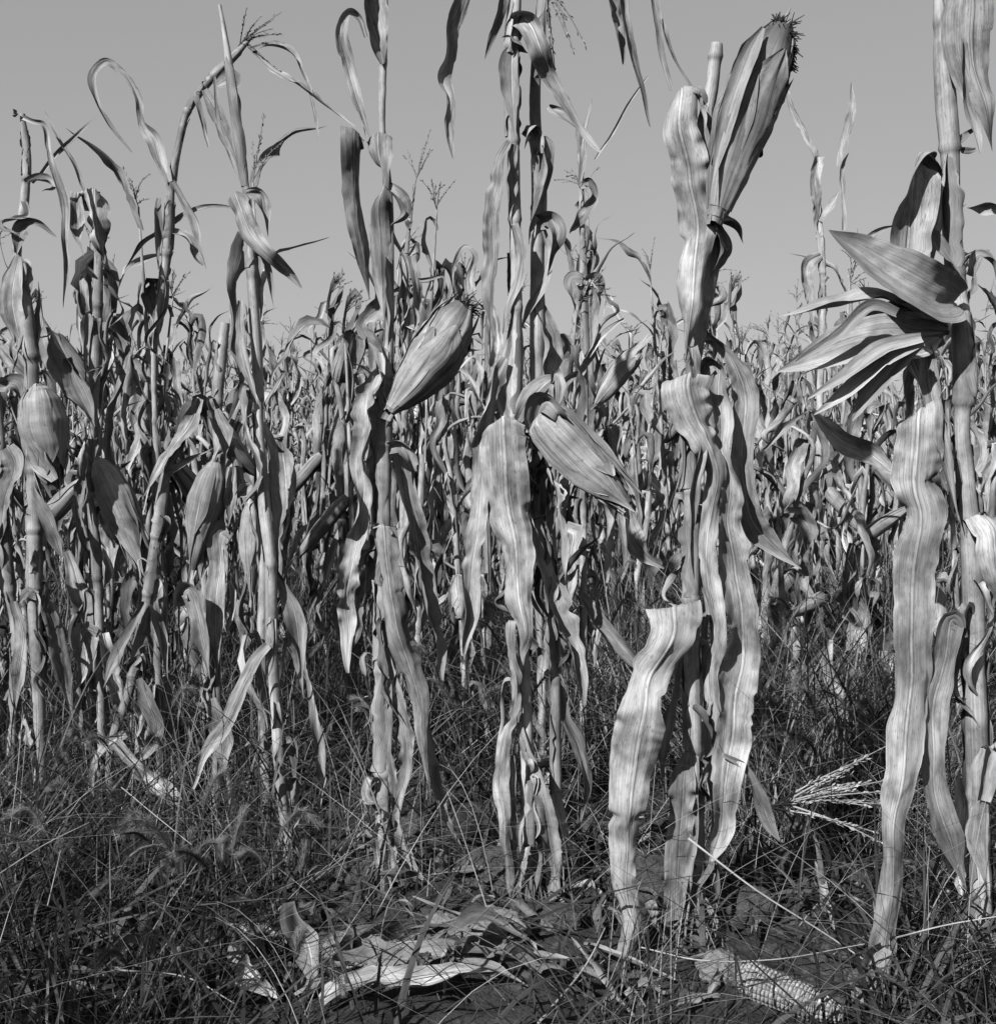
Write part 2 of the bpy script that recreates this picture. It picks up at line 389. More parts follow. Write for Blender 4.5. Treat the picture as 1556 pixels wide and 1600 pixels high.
def tassel_mesh(mb, base, dirv, length, nb=9, seed=0, droop=.5, spread=.7, fat=1.0, fine=True):
    rng = np.random.RandomState(seed); d = np.array(dirv, float); d /= np.linalg.norm(d); base = np.array(base, float)
    for i in range(nb + 1):
        if i == 0: v = d; l = length; p0 = base
        else:
            v = d + rng.normal(0, spread, 3) * np.array((1, 1, .6)); v /= np.linalg.norm(v); l = length * rng.uniform(.45, .85); p0 = base + d * length * rng.uniform(0, .22)
        g = np.array((0, 0, -1.)) * droop * rng.uniform(.2, 1) * l
        C = interp([p0, p0 + v * l * .5 + g * .2, p0 + v * l + g], 14)
        tube(mb, C, np.linspace(.0016, .0007, 15) * fat, 4, closed_end=False)
        ns = int(l / .0075) if fine else int(l / .02)
        q = rng.uniform(.15, 1, ns)
        for t in q:
            k = t * 14; a = int(min(k, 13)); c = C[a] + (C[a + 1] - C[a]) * (k - a); T = unit(C[a + 1] - C[a])
            sd = rng.normal(0, 1, 3); sd -= T * np.dot(sd, T); sd = unit(sd); v2 = unit(T * 1.2 + sd * .6) * rng.uniform(.007, .011) * fat
            wv = np.cross(v2, sd); wv = unit(wv) * .0019 * fat
            V = np.array([[c, c], [c + v2 * .5 + wv, c + v2 * .5 - wv], [c + v2, c + v2]]) + sd * .001
            mb.grid(V, np.array([[[0, 0], [1, 0]], [[0, .01], [1, .01]], [[0, .02], [1, .02]]]), rng.uniform(.8, 1.5))

def roots_mesh(mb, base, r, seed=0, n=16, h=.07, spread=.07):
    rng = np.random.RandomState(seed); base = np.array(base, float)
    for i in range(n):
        a = i * 2.4 + rng.uniform(-.3, .3); o = np.array((math.cos(a), math.sin(a), 0)); z = h * rng.uniform(.5, 1.1); sp = spread * rng.uniform(.5, 1.1)
        C = interp([base + o * r * .7 + (0, 0, z), base + o * (r + sp * .5) + (0, 0, z * .6), base + o * (r + sp) + (0, 0, -.05)], 6)
        tube(mb, C, np.linspace(.0026, .0014, 7) * rng.uniform(.6, 1.1), 5, tone=rng.uniform(.7, 1.2), closed_end=False)

class Plant:
    """a hand-placed corn plant; points are photo pixels at depth d"""
    cnt = 0
    def __init__(s, d, label, stalk, nodes, seed=0, group='corn plants standing in the front row', roots=True, extend=True, shreds=7, bare=.12):
        s.d = d; s.k = d / FPX; s.seed = seed * 101 + 7; s.nl = 0
        pts = [list(P(x, y, d + (o[0] if o else 0))) + [wd * s.k * .9] for x, y, wd, *o in stalk]      # listed from the top down
        if extend:
            b = pts[-1]; z = float(gz(b[0], b[1]))
            if b[2] > z: pts.append([b[0] + random.uniform(-.01, .01), b[1], z - .03, b[3]])
        base = pts[-1]
        s.root = thing('corn_plant', label, 'corn plant', (base[0], base[1], float(gz(base[0], base[1]))), group)
        s.root['_o'] = list(s.root.location)
        s.base = np.array(s.root.location); s.r0 = base[3] / 2
        K = np.array(pts)
        D = interp(K, 200); cum = np.linspace(0, 1, 201)
        # node rows are given as photo y
        q = []
        for y in nodes:
            zt = P(778, y, d)[2]; q.append(float(cum[np.argmin(abs(D[:, 2] - zt))]))
        # flip so that sheaths rise from joints
        mb = MB(); n = int(max(60, np.linalg.norm(K[0, :3] - K[-1, :3]) * 150)); stalk_mesh(mb, K[::-1], [1 - a for a in q], s.seed, n=n)
        s.stalk = mb.build('stalk', M_stalk, s.root)
        q2 = sorted([0.0] + q + [1.0]); rr = np.random.RandomState(s.seed)
        for a, b in zip(q2, q2[1:]):                  # loose leaf sheaths clasping the stalk, their edges peeling off
            if (b - a) * np.linalg.norm(K[0, :3] - K[-1, :3]) < .05 or rr.rand() < .25: continue
            i0, i1 = int(b * 200) - 1, int((a + (b - a) * rr.uniform(0, .4)) * 200); i1 = max(i1, 0)
            if i0 - i1 < 4: continue
            seg = interp(D[i1:i0 + 1][::-1], 44); T, X, N = frames(seg[:, :3]); ph0 = rr.uniform(0, 6.28); wrap = rr.uniform(1.6, 2.7)
            u = np.linspace(-1, 1, 17); t = np.linspace(0, 1, 45); fl = np.clip(wob(rr, 45, 7), 0, 1) + .25 * t ** 3; ew = wrap * (1 - .35 * np.clip(wob(rr, 45, 9), 0, 1) - .3 * t ** 4)
            ang = ph0 + .5 * wob(rr, 45, 3)[:, None] + u[None] * ew[:, None]
            rad = seg[:, 3:4] / 2 * (1.14 + .5 * fl[:, None] * np.abs(u[None]) ** 4 + .05 * np.sin(ang * 5 + s.seed)) + .0006
            V = seg[:, None, :3] + rad[..., None] * (np.cos(ang)[..., None] * X[:, None] + np.sin(ang)[..., None] * N[:, None])
            V[-1] += (V[-1] - V[-2]) * rr.uniform(-1, 3, 17)[:, None]
            mb = MB(); mb.grid(V, np.stack([np.broadcast_to(u * .5 + .5, (45, 17)), np.broadcast_to(t[:, None] * (i0 - i1) / 200 * 1.3, (45, 17))], -1), rr.uniform(.6, 1.0))
            mb.build('sheath', M_husk, s.root)
        Ls = np.linalg.norm(K[0, :3] - K[-1, :3]); rs = np.random.RandomState(s.seed + 3)
        for i in range(int(Ls * shreds)):                 # withered scraps of leaf still clinging to the stalk
            f = rs.uniform(bare, .93); c = D[int(f * 200)]; az = rs.uniform(-.4, math.pi + .4); o = np.array((math.cos(az), -math.sin(az), 0)); tg = np.array((-o[1], o[0], 0))
            l = rs.uniform(.06, .26) * (1.2 - .4 * f); wmx = rs.uniform(.006, .024); r0 = c[3] * .5; p = c[:3] + o * r0; q = rs.normal(0, .011, 8)
            KK = [list(p) + [wmx * .8, 0], list(p + o * rs.uniform(.004, .02) + (0, 0, rs.uniform(-.005, .02))) + [wmx, rs.normal(0, 20)], list(p + o * (.012 + q[0]) + tg * q[1] + (0, 0, -l * .35)) + [wmx * rs.uniform(.6, 1.1), rs.normal(0, 50)],
                  list(p + o * (.010 + q[2]) + tg * q[3] * 1.6 + (0, 0, -l * .7)) + [wmx * rs.uniform(.5, 1), rs.normal(0, 80)], list(p + o * (.008 + q[4]) + tg * q[5] * 2 + (0, 0, -l)) + [.001, rs.normal(0, 90)]]
            mb = MB(); ribbon(mb, KK, n=int(12 + l * 160), m=6, ruf=.45, buckle=.006, seed=s.seed + 900 + i, cross0=tg, tone=rs.uniform(.35, 1.1), rag=.3, roll=(-.5, 1.8), tears=25)
            mb.build('leaf', M_leaf, s.root)
        if roots:
            mb = MB(); roots_mesh(mb, s.base, s.r0, s.seed, n=24, h=.09, spread=.045); mb.build('prop_root', M_root, s.root)
    def px(s, x, y, dd=0.0): return P(x, y, s.d + dd)
    def leaf(s, *pts, cup=.16, ruf=.09, buckle=.008, dd=-.015, name='leaf', mat=None, **k):
        s.nl += 1; K = []; k.setdefault('tone', random.uniform(.68, 1.04))
        if name != 'leaf': k.setdefault('roll', (-.1, .5)); k.setdefault('tears', 3)
        for p in pts:
            x, y, wd = p[:3]; tw = p[3] if len(p) > 3 else 0; o = p[4] if len(p) > 4 else 0
            K.append(list(s.px(x, y, dd + o)) + [wd * s.k * float(np.interp(wd, [0, 25, 45, 70], [1.12, 1.12, .96, .85])), tw])
        L = sum(math.dist(a[:3], b[:3]) for a, b in zip(K, K[1:]))
        mb = MB(); ribbon(mb, K, n=int(min(220, max(16, L * 300))), m=14, cup=cup, ruf=ruf, buckle=buckle, seed=s.seed + s.nl * 13, face=True, **k)
        return mb.build(name, mat or M_leaf, s.root)
    def ear(s, x0, y0, x1, y1, wd, dd=-.03, silk=True, dt=0.0, seed=None, **k):
        s.nl += 1; mb = MB(); a, b = s.px(x0, y0, dd), s.px(x1, y1, dd + dt)
        ear_mesh(mb, a, b, wd * s.k, seed=s.seed + s.nl if seed is None else seed, nn=44, mm=18, **k)
        if False: pass
        if wd > 50: ear_frays(mb, a, b, wd * s.k * .9, s.seed + 5, 6)
        e = mb.build('ear', M_husk, s.root)
        if silk:
            mb = MB(); silk_mesh(mb, b - (b - a) * .05, (b - a) + np.array((.1, 0, -.05)), wd * s.k * .38, seed=s.seed, n=110, spread=.45); sk = mb.build('silk', M_silk, None)
            sk.data.transform(__import__('mathutils').Matrix.Translation(-Vector(s.root['_o']))); sk.parent = e
        return e
    def tassel(s, x, y, x1, y1, nb=9, dd=0.0, **k):
        s.nl += 1; mb = MB(); a, b = s.px(x, y, dd), s.px(x1, y1, dd)
        tassel_mesh(mb, a, b - a, np.linalg.norm(b - a), nb=nb, seed=s.seed + s.nl, **k); return mb.build('tassel', M_tassel, s.root)

# ================================================================== FRONT PLANTS
# -- plant with the upright ear and curled top leaves
A = Plant(2.40, 'tall corn plant whose plump ear leans up right, curled leaf above it', [(600, -160, 9), (602, 0, 10), (599, 100, 13), (598, 208, 10), (607, 300, 12), (609, 420, 13), (607, 540, 15), (600, 600, 26), (598, 700, 30), (598, 800, 24), (599, 905, 26), (596, 1050, 27), (597, 1205, 26), (600, 1330, 24), (605, 1400, 20)],
          [100, 208, 590, 697, 905, 1048, 1208, 1330], 1, shreds=8, bare=.42)
A.leaf((599, 100, 8), (590, 62, 34, 20), (576, 10, 46, 35), (566, -50, 46, 35), (555, -120, 20), cup=.25)
A.leaf((574, 58, 7), (562, 30, 9), (547, 20, 11, 0, -.01), (537, 45, 18, 0, -.02), (548, 100, 19), (560, 150, 16), (573, 195, 18), (584, 222, 8), ruf=.05)
A.leaf((558, 152, 7, -60), (566, 185, 9, -60), (573, 212, 10, -60))
A.leaf((560, 235, 20, -30, .012), (556, 210, 38, -35, .006), (555, 202, 44, -38, -.004), (556, 215, 45, -40, -.014), (558, 270, 46, -48), (562, 340, 44, -48), (568, 400, 34, -45), (574, 467, 14, -40), cup=.08, ruf=.03, dd=.01)
A.leaf((594, 250, 14, 0, .012), (592, 214, 38, 0, .006), (591, 205, 44, 0, -.006), (590, 218, 43, 5, -.022), (591, 245, 38, 25, -.03), (600, 285, 18, 80, -.03), (592, 315, 32, 20, -.02), (592, 360, 30, 10), (594, 420, 28, 0), (598, 470, 22), (602, 505, 6), ruf=.05, buckle=.004)
A.leaf((602, 290, 10, -30, -.03), (622, 312, 30, -60, -.035), (628, 335, 32, -75, -.03), (612, 352, 14, -60, -.03), cup=.35, ruf=.02)
A.leaf((609, 355, 8, -50), (618, 380, 9, -50), (630, 400, 6, -40), (632, 500, 10, -60), dd=.02)
A.leaf((604, 400, 14, -50), (608, 470, 20, -60), (607, 540, 16, -60), cup=.3)
A.leaf((610, 640, 16, -40), (600, 590, 18, -50, -.01), (591, 572, 12, -30, -.02), (582, 610, 30, 25, -.02), (570, 670, 34, 30, -.02), (560, 720, 30, 35), (566, 790, 30, -35), (552, 870, 32, 30), (540, 930, 28, -30), (538, 990, 22, 15), (546, 1048, 5), ruf=.22, buckle=.014)
A.leaf((588, 640, 14, -10), (576, 690, 26, -50), (568, 760, 34, -60), (578, 830, 26, -50), (560, 880, 24, -60), (551, 940, 12, -40), dd=.015, ruf=.15)
A.leaf((600, 840, 18), (601, 820, 42, 0, -.02), (606, 870, 44, 10, -.02), (618, 950, 46, 5, -.02), (634, 1030, 46, -5, -.02), (650, 1090, 30, 10, -.02), (660, 1160, 14, -20, -.02), (668, 1218, 3), ruf=.18, tone=1.0)
A.leaf((618, 700, 30, -40), (632, 760, 38, -58), (650, 860, 40, -60), (668, 950, 34, -55), (684, 1020, 22, -50), (692, 1062, 4), ruf=.12, dd=0)
A.leaf((612, 700, 18, 0), (628, 695, 22, 20, -.02), (638, 715, 20, -20, -.02), (644, 760, 8, -30), cup=.3)
A.leaf((585, 905, 20, -40), (590, 960, 30, -55), (596, 1010, 34, -50), (612, 1045, 22, -45), dd=.0, ruf=.1)
A.leaf((604, 1010, 12, 30), (622, 1080, 22, 30), (636, 1200, 20, 10), (628, 1290, 16, 30), (640, 1350, 24, -20), (650, 1400, 22, -50), (635, 1440, 14, 20), (612, 1452, 5), ruf=.3, buckle=.012)
A.leaf((606, 1060, 12), (612, 1160, 16, 40), (618, 1280, 14, -40), (606, 1380, 14, 20), (610, 1440, 8), ruf=.35)
A.leaf((656, 1090, 16, -40), (668, 1180, 26, -60), (690, 1270, 24, -50), (722, 1330, 12, -60), ruf=.15, dd=.05)
A.ear(610, 642, 726, 478, 80, dd=-.03, bulb=.5, tail=.98)
A.leaf((690, 572, 16, 20), (722, 552, 22, -40), (752, 545, 6, -60), dd=-.01, mat=M_husk, name='husk_leaf')
A.leaf((600, 655, 22, 0), (612, 620, 18, 10), (618, 600, 12, 20), dd=-.03, mat=M_husk, name='husk_leaf')
# -- two stalks side by side in the middle
B = Plant(2.30, 'pale centre corn stalk with a broad leaf folded over its middle', [(806, -160, 18), (804, 0, 20), (800, 75, 23), (800, 215, 20), (803, 350, 19), (804, 470, 19), (806, 560, 19), (803, 660, 20), (806, 800, 20), (815, 1000, 20), (822, 1180, 22), (826, 1300, 22), (822, 1400, 20), (826, 1450, 18)],
          [70, 218, 345, 480, 655, 830, 1000, 1180, 1330], 2, shreds=7, bare=.5)
B.leaf((803, 100, 10, 0, .01), (806, 40, 24, 20, .008), (812, 22, 30, 20, -.005), (826, 40, 38, 10, -.02), (840, 74, 32, 15, -.03), (858, 115, 24, 10), (882, 155, 20, -10), (902, 190, 14, -30), (926, 226, 8), (936, 238, 3))
B.leaf((798, 62, 30, 80, -.02), (812, 70, 26, 80, -.03), (826, 78, 10, 60, -.03), cup=.3)
B.leaf((800, 75, 10), (800, 90, 30, 10, -.012), (802, 150, 28, 15, -.012), (805, 215, 16, 20, -.01), ruf=.02, buckle=.003)
B.leaf((802, -90, 14), (775, -120, 22), (745, -80, 26, 10), (724, 0, 26, -30), (708, 40, 26, -45), (703, 95, 20, -50), (694, 122, 24, -40), (705, 152, 14, -45), (703, 195, 16, -40), (711, 248, 2), ruf=.2)
B.leaf((800, -60, 12), (788, -20, 16, -30), (776, 30, 15, -40), (768, 60, 10, -40), (761, 90, 2), ruf=.15)
B.leaf((812, -80, 16), (870, -130, 26), (930, -80, 30), (952, -10, 30, -40), (964, 40, 24, -48), (972, 98, 6, -40), ruf=.12)
B.leaf((815, -100, 14), (900, -150, 20), (960, -60, 22), (972, 20, 20, -40), (988, 95, 18, -50), (1004, 150, 11, -45), (1018, 196, 2), ruf=.1)
B.leaf((797, 222, 10, 0), (786, 240, 14, 20), (778, 290, 24, 30), (770, 335, 24, 20), (768, 400, 26, 25), (764, 470, 22, 30), (772, 530, 8), ruf=.12)
B.leaf((802, 225, 12, -30), (795, 270, 22, -50), (796, 320, 24, -40), (795, 345, 12, -30), ruf=.15)
B.leaf((806, 350, 12), (816, 380, 16, 20), (812, 440, 14, 10), (795, 480, 10, 30), (785, 520, 4), ruf=.1)
B.leaf((812, 470, 10), (796, 560, 22, 20), (793, 610, 34, 10), (800, 650, 40, 0), (812, 690, 10), ruf=.03, dd=-.0)
B.leaf((790, 560, 10, 20), (772, 590, 18, -50), (756, 650, 28, -55), (752, 720, 28, 25), (745, 800, 30, 20), (738, 880, 34, 25), (733, 960, 26, -40), (728, 1022, 5), ruf=.12)
B.leaf((796, 700, 30, 0, .02), (792, 668, 60, 0, .012), (790, 656, 76, 0, -.006), (788, 672, 82, 2, -.026), (788, 710, 82, 5, -.03), (790, 760, 84, 8, -.03), (800, 830, 76, -5, -.03), (806, 890, 56, 10, -.03), (812, 940, 42, -10, -.03), (820, 985, 22, 0, -.03), (812, 1020, 14, 40), (806, 1070, 12, -30), (808, 1110, 5), ruf=.14, buckle=.012, dd=-.02, tone=1.0)
B.leaf((800, 985, 14, 0), (795, 972, 20, 0, -.02), (800, 1010, 16, 30, -.02), (808, 1070, 15, -30, -.02), (803, 1120, 13, 30, -.02), (790, 1160, 20, 10, -.02), (780, 1210, 24, 20, -.02), (788, 1290, 18, -20, -.02), (800, 1370, 14, 20), (806, 1450, 10), ruf=.35, buckle=.013)
B.leaf((806, 1130, 10), (822, 1180, 14, 20), (845, 1230, 22, 10), (858, 1300, 26, -30), (866, 1380, 26, 20), (866, 1450, 24, -20), (855, 1488, 12), ruf=.25, buckle=.012)
B.leaf((800, 1180, 8), (806, 1250, 14, 40), (802, 1330, 12, -40), (810, 1420, 14), ruf=.35)
B.leaf((822, 1370, 14, 30), (838, 1330, 18, 10), (832, 1390, 24, 20), (815, 1440, 18, 10), ruf=.1)
B.ear(846, 648, 980, 788, 74, dd=-.05, dt=-.03, silk=False, flare=.02, tail=1.05, shape='butt')
B.leaf((852, 700, 12), (840, 655, 34, 0, -.01), (852, 630, 40, -10, -.03), (868, 645, 34, 0, -.045), (876, 662, 30), cup=.35, dd=-.05, mat=M_husk, name='husk_leaf')
B.leaf((878, 640, 10, -30), (900, 660, 18, -50), (940, 700, 18, -55), (980, 760, 12, -50), (988, 800, 4), dd=-.065, cup=.3, mat=M_husk, name='husk_leaf')
B.leaf((806, 655, 14, 10), (822, 630, 28, -30), (845, 605, 30, -35), (862, 592, 12, -20), (868, 588, 3), dd=-.03, cup=.3, ruf=.03)
B.leaf((862, 600, 8, 30), (868, 585, 10, 0), (872, 620, 18, 0), (868, 640, 14), dd=-.04)
B.tassel(850, -40, 868, 100, nb=7, droop=.3, spread=.35, dd=-.02)
B2 = Plant(2.34, 'darker centre corn stalk just right of the pale one, collars ragged', [(860, -160, 14), (848, 0, 16), (836, 120, 17), (836, 200, 18), (842, 300, 24), (840, 400, 22), (840, 520, 24), (842, 620, 24), (850, 720, 22), (860, 850, 18), (867, 1000, 17), (868, 1150, 17), (866, 1330, 18)],
           [60, 226, 348, 600, 760, 905, 1065, 1240], 3, roots=False, bare=.5)
B2.leaf((838, 240, 20, 0, .0), (834, 204, 26, 0, -.01), (828, 196, 28, -20, -.02), (820, 214, 22, -40, -.03), (818, 232, 10, -40, -.03), cup=.3)
B2.leaf((842, 226, 26), (850, 224, 22, -20), (846, 260, 30, -55), (836, 300, 32, -60), (828, 350, 26, -50), (824, 380, 8), dd=-.02, ruf=.2)
B2.leaf((845, 345, 24, 0), (858, 340, 26, 20, -.01), (868, 358, 26, -10, -.02), (860, 392, 18, -50, -.02), (852, 430, 10), cup=.3, ruf=.1)
B2.leaf((850, 360, 10), (862, 390, 10, 30), (848, 440, 12, 20), (828, 480, 20, 20), (815, 520, 10), ruf=.05)
B2.leaf((838, 470, 16, -50), (850, 520, 40, -55), (848, 590, 46, -55), (842, 640, 20, -50), ruf=.1, dd=-.01)
B2.leaf((845, 590, 20, -30), (838, 680, 50, -56), (834, 740, 56, -58), (832, 800, 42, -50), (838, 830, 10), dd=.0, ruf=.1)
B2.leaf((856, 690, 20, 20), (850, 760, 28, 20), (846, 830, 24, 30), (848, 870, 8), ruf=.1, dd=-.01)
B2.leaf((846, 820, 20, -10), (838, 840, 34, -30), (850, 900, 40, -58), (868, 960, 44, -35), (888, 1000, 32, -50), (905, 1050, 22, -30), (912, 1100, 6), ruf=.14, dd=-.03)
B2.leaf((866, 900, 10), (874, 960, 12, -40), (895, 1020, 10, -40), (918, 1075, 3), dd=-.02)
B2.leaf((872, 1060, 10, 20), (884, 1120, 18, -30), (905, 1165, 22, -20), (915, 1230, 20, -50), (905, 1300, 8), ruf=.15, dd=.02)
B2.leaf((905, 928, 10, 0), (935, 965, 26, 10), (965, 1000, 28, 0), (1000, 1035, 22, 10), (1030, 1060, 6), dd=.1, ruf=.06)
B2.leaf((866, 1240, 12), (880, 1290, 18, -40), (892, 1360, 14, -50), (885, 1420, 6), ruf=.15)
# -- the plant with the big upright ear at the top
C = Plant(2.15, 'thick corn plant with a huge upright ear above broad pale leaves', [(1119, 68, 20), (1112, 130, 23), (1100, 200, 24), (1108, 300, 22), (1112, 400, 22), (1096, 480, 24), (1082, 560, 22), (1073, 650, 24), (1077, 770, 25), (1079, 850, 28), (1078, 935, 28), (1080, 1040, 28), (1082, 1180, 28), (1086, 1300, 28), (1087, 1395, 28), (1085, 1480, 30)],
          [90, 470, 655, 768, 936, 1180, 1395], 4, shreds=8, bare=.32)
C.leaf((1078, 190, 20, -10, .012), (1070, 148, 42, -5, .006), (1067, 137, 52, 0, -.01), (1067, 152, 58, 4, -.028), (1070, 200, 66, 8, -.034), (1080, 250, 66, 25, -.03), (1084, 300, 66, -10, -.02), (1085, 370, 66, 12, -.03), (1082, 440, 60, -4, -.03), (1076, 500, 44, 12, -.03), (1066, 560, 12), ruf=.08, buckle=.016, cup=.12, tone=1.0)
C.leaf((1080, 138, 18, -30), (1096, 160, 32, -50), (1098, 200, 22, -60), cup=.3, dd=-.02)
C.ear(1116, 348, 1222, 42, 92, dd=-.04, bulb=.52, tail=1.0, seed=44)
mb = MB(); [silk_mesh(mb, C.px(1230 + 3 * i % 9, 52 + 11 * i, -.045), (.05, -.1, -1), .016, 71 + i, n=90, spread=.5) for i in range(5)]; silk_mesh(mb, C.px(1216, 38, -.04), (0, 0, 1), .016, 72, n=80, spread=.35); mb.build('silk', M_silk, C.root)
C.leaf((1195, 45, 6), (1175, 80, 22, 20), (1150, 140, 26, 20), (1125, 220, 22, 10), (1110, 300, 10), dd=-.075, mat=M_husk, name='husk_leaf', ruf=.06)
C.leaf((1115, 350, 30, -50), (1128, 380, 50, -58), (1118, 420, 34, -60), (1112, 436, 8), dd=-.02, mat=M_husk, name='husk_leaf')
C.leaf((1110, 345, 20, -50), (1150, 362, 34, -70), (1162, 380, 8, -60), dd=-.01, mat=M_husk, name='husk_leaf')
C.leaf((1022, -40, 16), (1026, 20, 14, 10), (1032, 80, 9, 20), (1046, 142, 6), dd=0)
C.leaf((1032, 30, 8, -30), (1045, 75, 12, -50), (1062, 110, 10, -50), (1082, 145, 5, -40), dd=0)
C.leaf((1100, 520, 14, -30), (1096, 480, 30, -55), (1100, 450, 20, -50), dd=0)
C.leaf((1074, 640, 20, 0, .012), (1072, 592, 60, 0, .006), (1071, 580, 86, 0, -.008), (1070, 596, 90, 3, -.03), (1082, 640, 84, 10, -.04), (1104, 690, 60, -20, -.04), (1120, 740, 42, 20, -.03), (1112, 800, 30, -20, -.02), (1106, 850, 28, 30, -.02), (1112, 940, 40, 50, -.02), (1116, 1000, 34, 60, -.02), (1110, 1100, 26, 40), (1118, 1180, 16, 60), ruf=.16, cup=.1, dd=-.01, tone=1.0)
C.leaf((1096, 640, 10, 0, .03), (1104, 580, 24, 10, .03), (1114, 566, 28, 15, .025), (1124, 600, 30, 20, .015), (1132, 660, 34, -10, .01), (1130, 720, 26, 20), (1138, 790, 40, -10), (1148, 880, 52, 10), (1152, 960, 64, -6), (1154, 1040, 74, 8), (1144, 1120, 76, -6), (1132, 1200, 58, 10), (1126, 1260, 40, -10), (1120, 1320, 30, 10), (1112, 1352, 4), ruf=.14, buckle=.014, dd=-.015, tone=1.0)
C.leaf((1098, 520, 12), (1140, 560, 20, 20), (1156, 600, 46, 20, .01), (1158, 680, 36, 0), (1162, 760, 40, 20), (1178, 820, 50, 30), (1215, 860, 44, 35), (1250, 885, 18, 20), ruf=.08, dd=.03)
C.leaf((1064, 640, 5), (1066, 740, 6), (1060, 770, 12, 30), dd=-.02)
C.leaf((1068, 990, 30, 0, .018), (1060, 952, 80, 0, .01), (1057, 941, 94, 0, -.012), (1054, 956, 96, 0, -.036), (1048, 985, 86, 8, -.05), (1036, 1020, 74, -8, -.055), (1008, 1080, 84, 22, -.06), (990, 1140, 92, 14, -.06), (980, 1200, 84, 4, -.06), (976, 1260, 64, 12, -.06), (978, 1330, 48, -8, -.06), (980, 1400, 36, 14, -.06), (984, 1480, 42, -12, -.06), (986, 1550, 34, 10, -.07), (990, 1590, 20, 0, -.08), ruf=.12, buckle=.014, cup=.12, dd=-.03, tone=1.0)
C.leaf((1060, 1010, 10, -40), (1048, 1080, 24, -55), (1040, 1150, 22, 10), (1036, 1230, 10), ruf=.1, dd=-.02)
C.leaf((1074, 1175, 12), (1066, 1210, 36, 10), (1060, 1280, 40, 18), (1056, 1340, 44, -5), (1054, 1400, 34, 10), (1046, 1470, 24, -10), (1036, 1545, 14, 10), ruf=.26, dd=-.02)
C.leaf((1086, 1180, 14, 60), (1090, 1240, 16, 60), (1082, 1330, 14, 40), (1074, 1420, 16, 60), (1062, 1500, 6), ruf=.35, dd=-.02)
C.leaf((1130, 1180, 8, -20), (1160, 1195, 12, 10), (1180, 1240, 20, 0), (1198, 1280, 22, 0), (1218, 1312, 3), dd=-.02, ruf=.05)
C.leaf((1135, 1240, 16, -40), (1128, 1300, 24, -50), (1112, 1370, 16, -50), (1105, 1430, 6), dd=.02)
C.leaf((1098, 940, 12, -40), (1100, 1100, 26, -65), (1108, 1240, 26, -65), (1112, 1400, 16, -60), dd=.03)
# -- the big plant by the right border
D = Plant(2.05, 'thickest corn plant with wide open husks pointing left, very long hanging leaf', [(1462, -120, 13), (1466, 0, 16), (1470, 55, 24), (1478, 150, 32), (1485, 232, 30), (1487, 350, 28), (1494, 440, 30), (1504, 540, 33), (1507, 615, 35), (1504, 640, 28), (1508, 740, 28), (1514, 810, 30), (1520, 900, 34), (1522, 1010, 34), (1526, 1160, 36), (1530, 1300, 36), (1532, 1420, 36)],
          [38, 233, 430, 626, 812, 1012, 1250], 5, shreds=4, bare=.3)
D.leaf((1470, 275, 14, -30, .01), (1455, 246, 30, -50, 0), (1440, 236, 46, -58, -.015), (1430, 262, 66, -42, -.03), (1424, 320, 76, -25, -.03), (1418, 370, 74, 10, -.03), (1414, 430, 70, 12, -.02), (1414, 500, 50), (1414, 540, 16), buckle=.012, ruf=.05, cup=.2)
D.leaf((1482, 240, 14, -20), (1466, 290, 40, -52), (1455, 350, 50, -52), (1448, 420, 34, -50), dd=-.005, ruf=.04)
D.leaf((1505, 40, 20, 0, .015), (1512, -50, 60, 0, .01), (1516, -66, 80, 0, -.01), (1518, -30, 84, 0, -.03), (1516, 60, 88, 8, -.04), (1526, 120, 70, -5, -.04), (1540, 170, 46, 10, -.04), (1550, 232, 8), ruf=.1, dd=-.02)
D.leaf((1500, 60, 10, -30), (1510, 150, 22, -40), (1525, 210, 14, -20), (1530, 238, 4), dd=-.06)
D.leaf((1478, 90, 10, -40), (1490, 115, 26, -60), (1500, 135, 10, -60), dd=-.02)
D.leaf((1490, 225, 8, 0), (1510, 215, 12, -50), (1528, 196, 3), dd=0)
D.leaf((1498, 236, 7, 0), (1515, 238, 9, 20), (1526, 236, 5), dd=0)
D.leaf((1492, 470, 40, 0, .0), (1470, 470, 90, 10, -.03), (1430, 452, 100, 12, -.06), (1380, 422, 82, 14, -.07), (1335, 388, 46, 10, -.07), (1297, 360, 3, 0, -.07), cup=.30, ruf=.03, buckle=.004, rag=.02, mat=M_husk, name='husk_leaf', dd=-.02)
D.leaf((1444, 352, 5, 0), (1462, 385, 22, -20), (1486, 412, 22, -40), (1500, 430, 8), dd=-.03, cup=.3, mat=M_husk, name='husk_leaf')
D.leaf((1480, 505, 24, -40, 0), (1440, 526, 66, 8, -.03), (1390, 526, 86, 18, -.055), (1330, 538, 80, 18, -.065), (1280, 558, 50, 12, -.06), (1218, 582, 4, 0, -.05), cup=.12, ruf=.05, buckle=.006, rag=.02, mat=M_husk, name='husk_leaf', tone=1.1)
D.leaf((1430, 490, 20, 60), (1372, 462, 40, 55, -.02), (1300, 480, 34, 58, -.03), (1224, 495, 3, 50, -.03), cup=.2, ruf=.08, mat=M_husk, name='husk_leaf', dd=-.03)
D.leaf((1400, 490, 14, 20), (1362, 478, 16, 20), (1310, 522, 16, 20), (1246, 568, 4, 10), dd=-.11, cup=.35, ruf=.02, mat=M_husk, name='husk_leaf')
D.leaf((1440, 532, 14, 20), (1370, 549, 24, 30), (1310, 592, 16, 30), (1262, 622, 3), dd=-.10, tone=1.05, ruf=.04, mat=M_husk, name='husk_leaf')
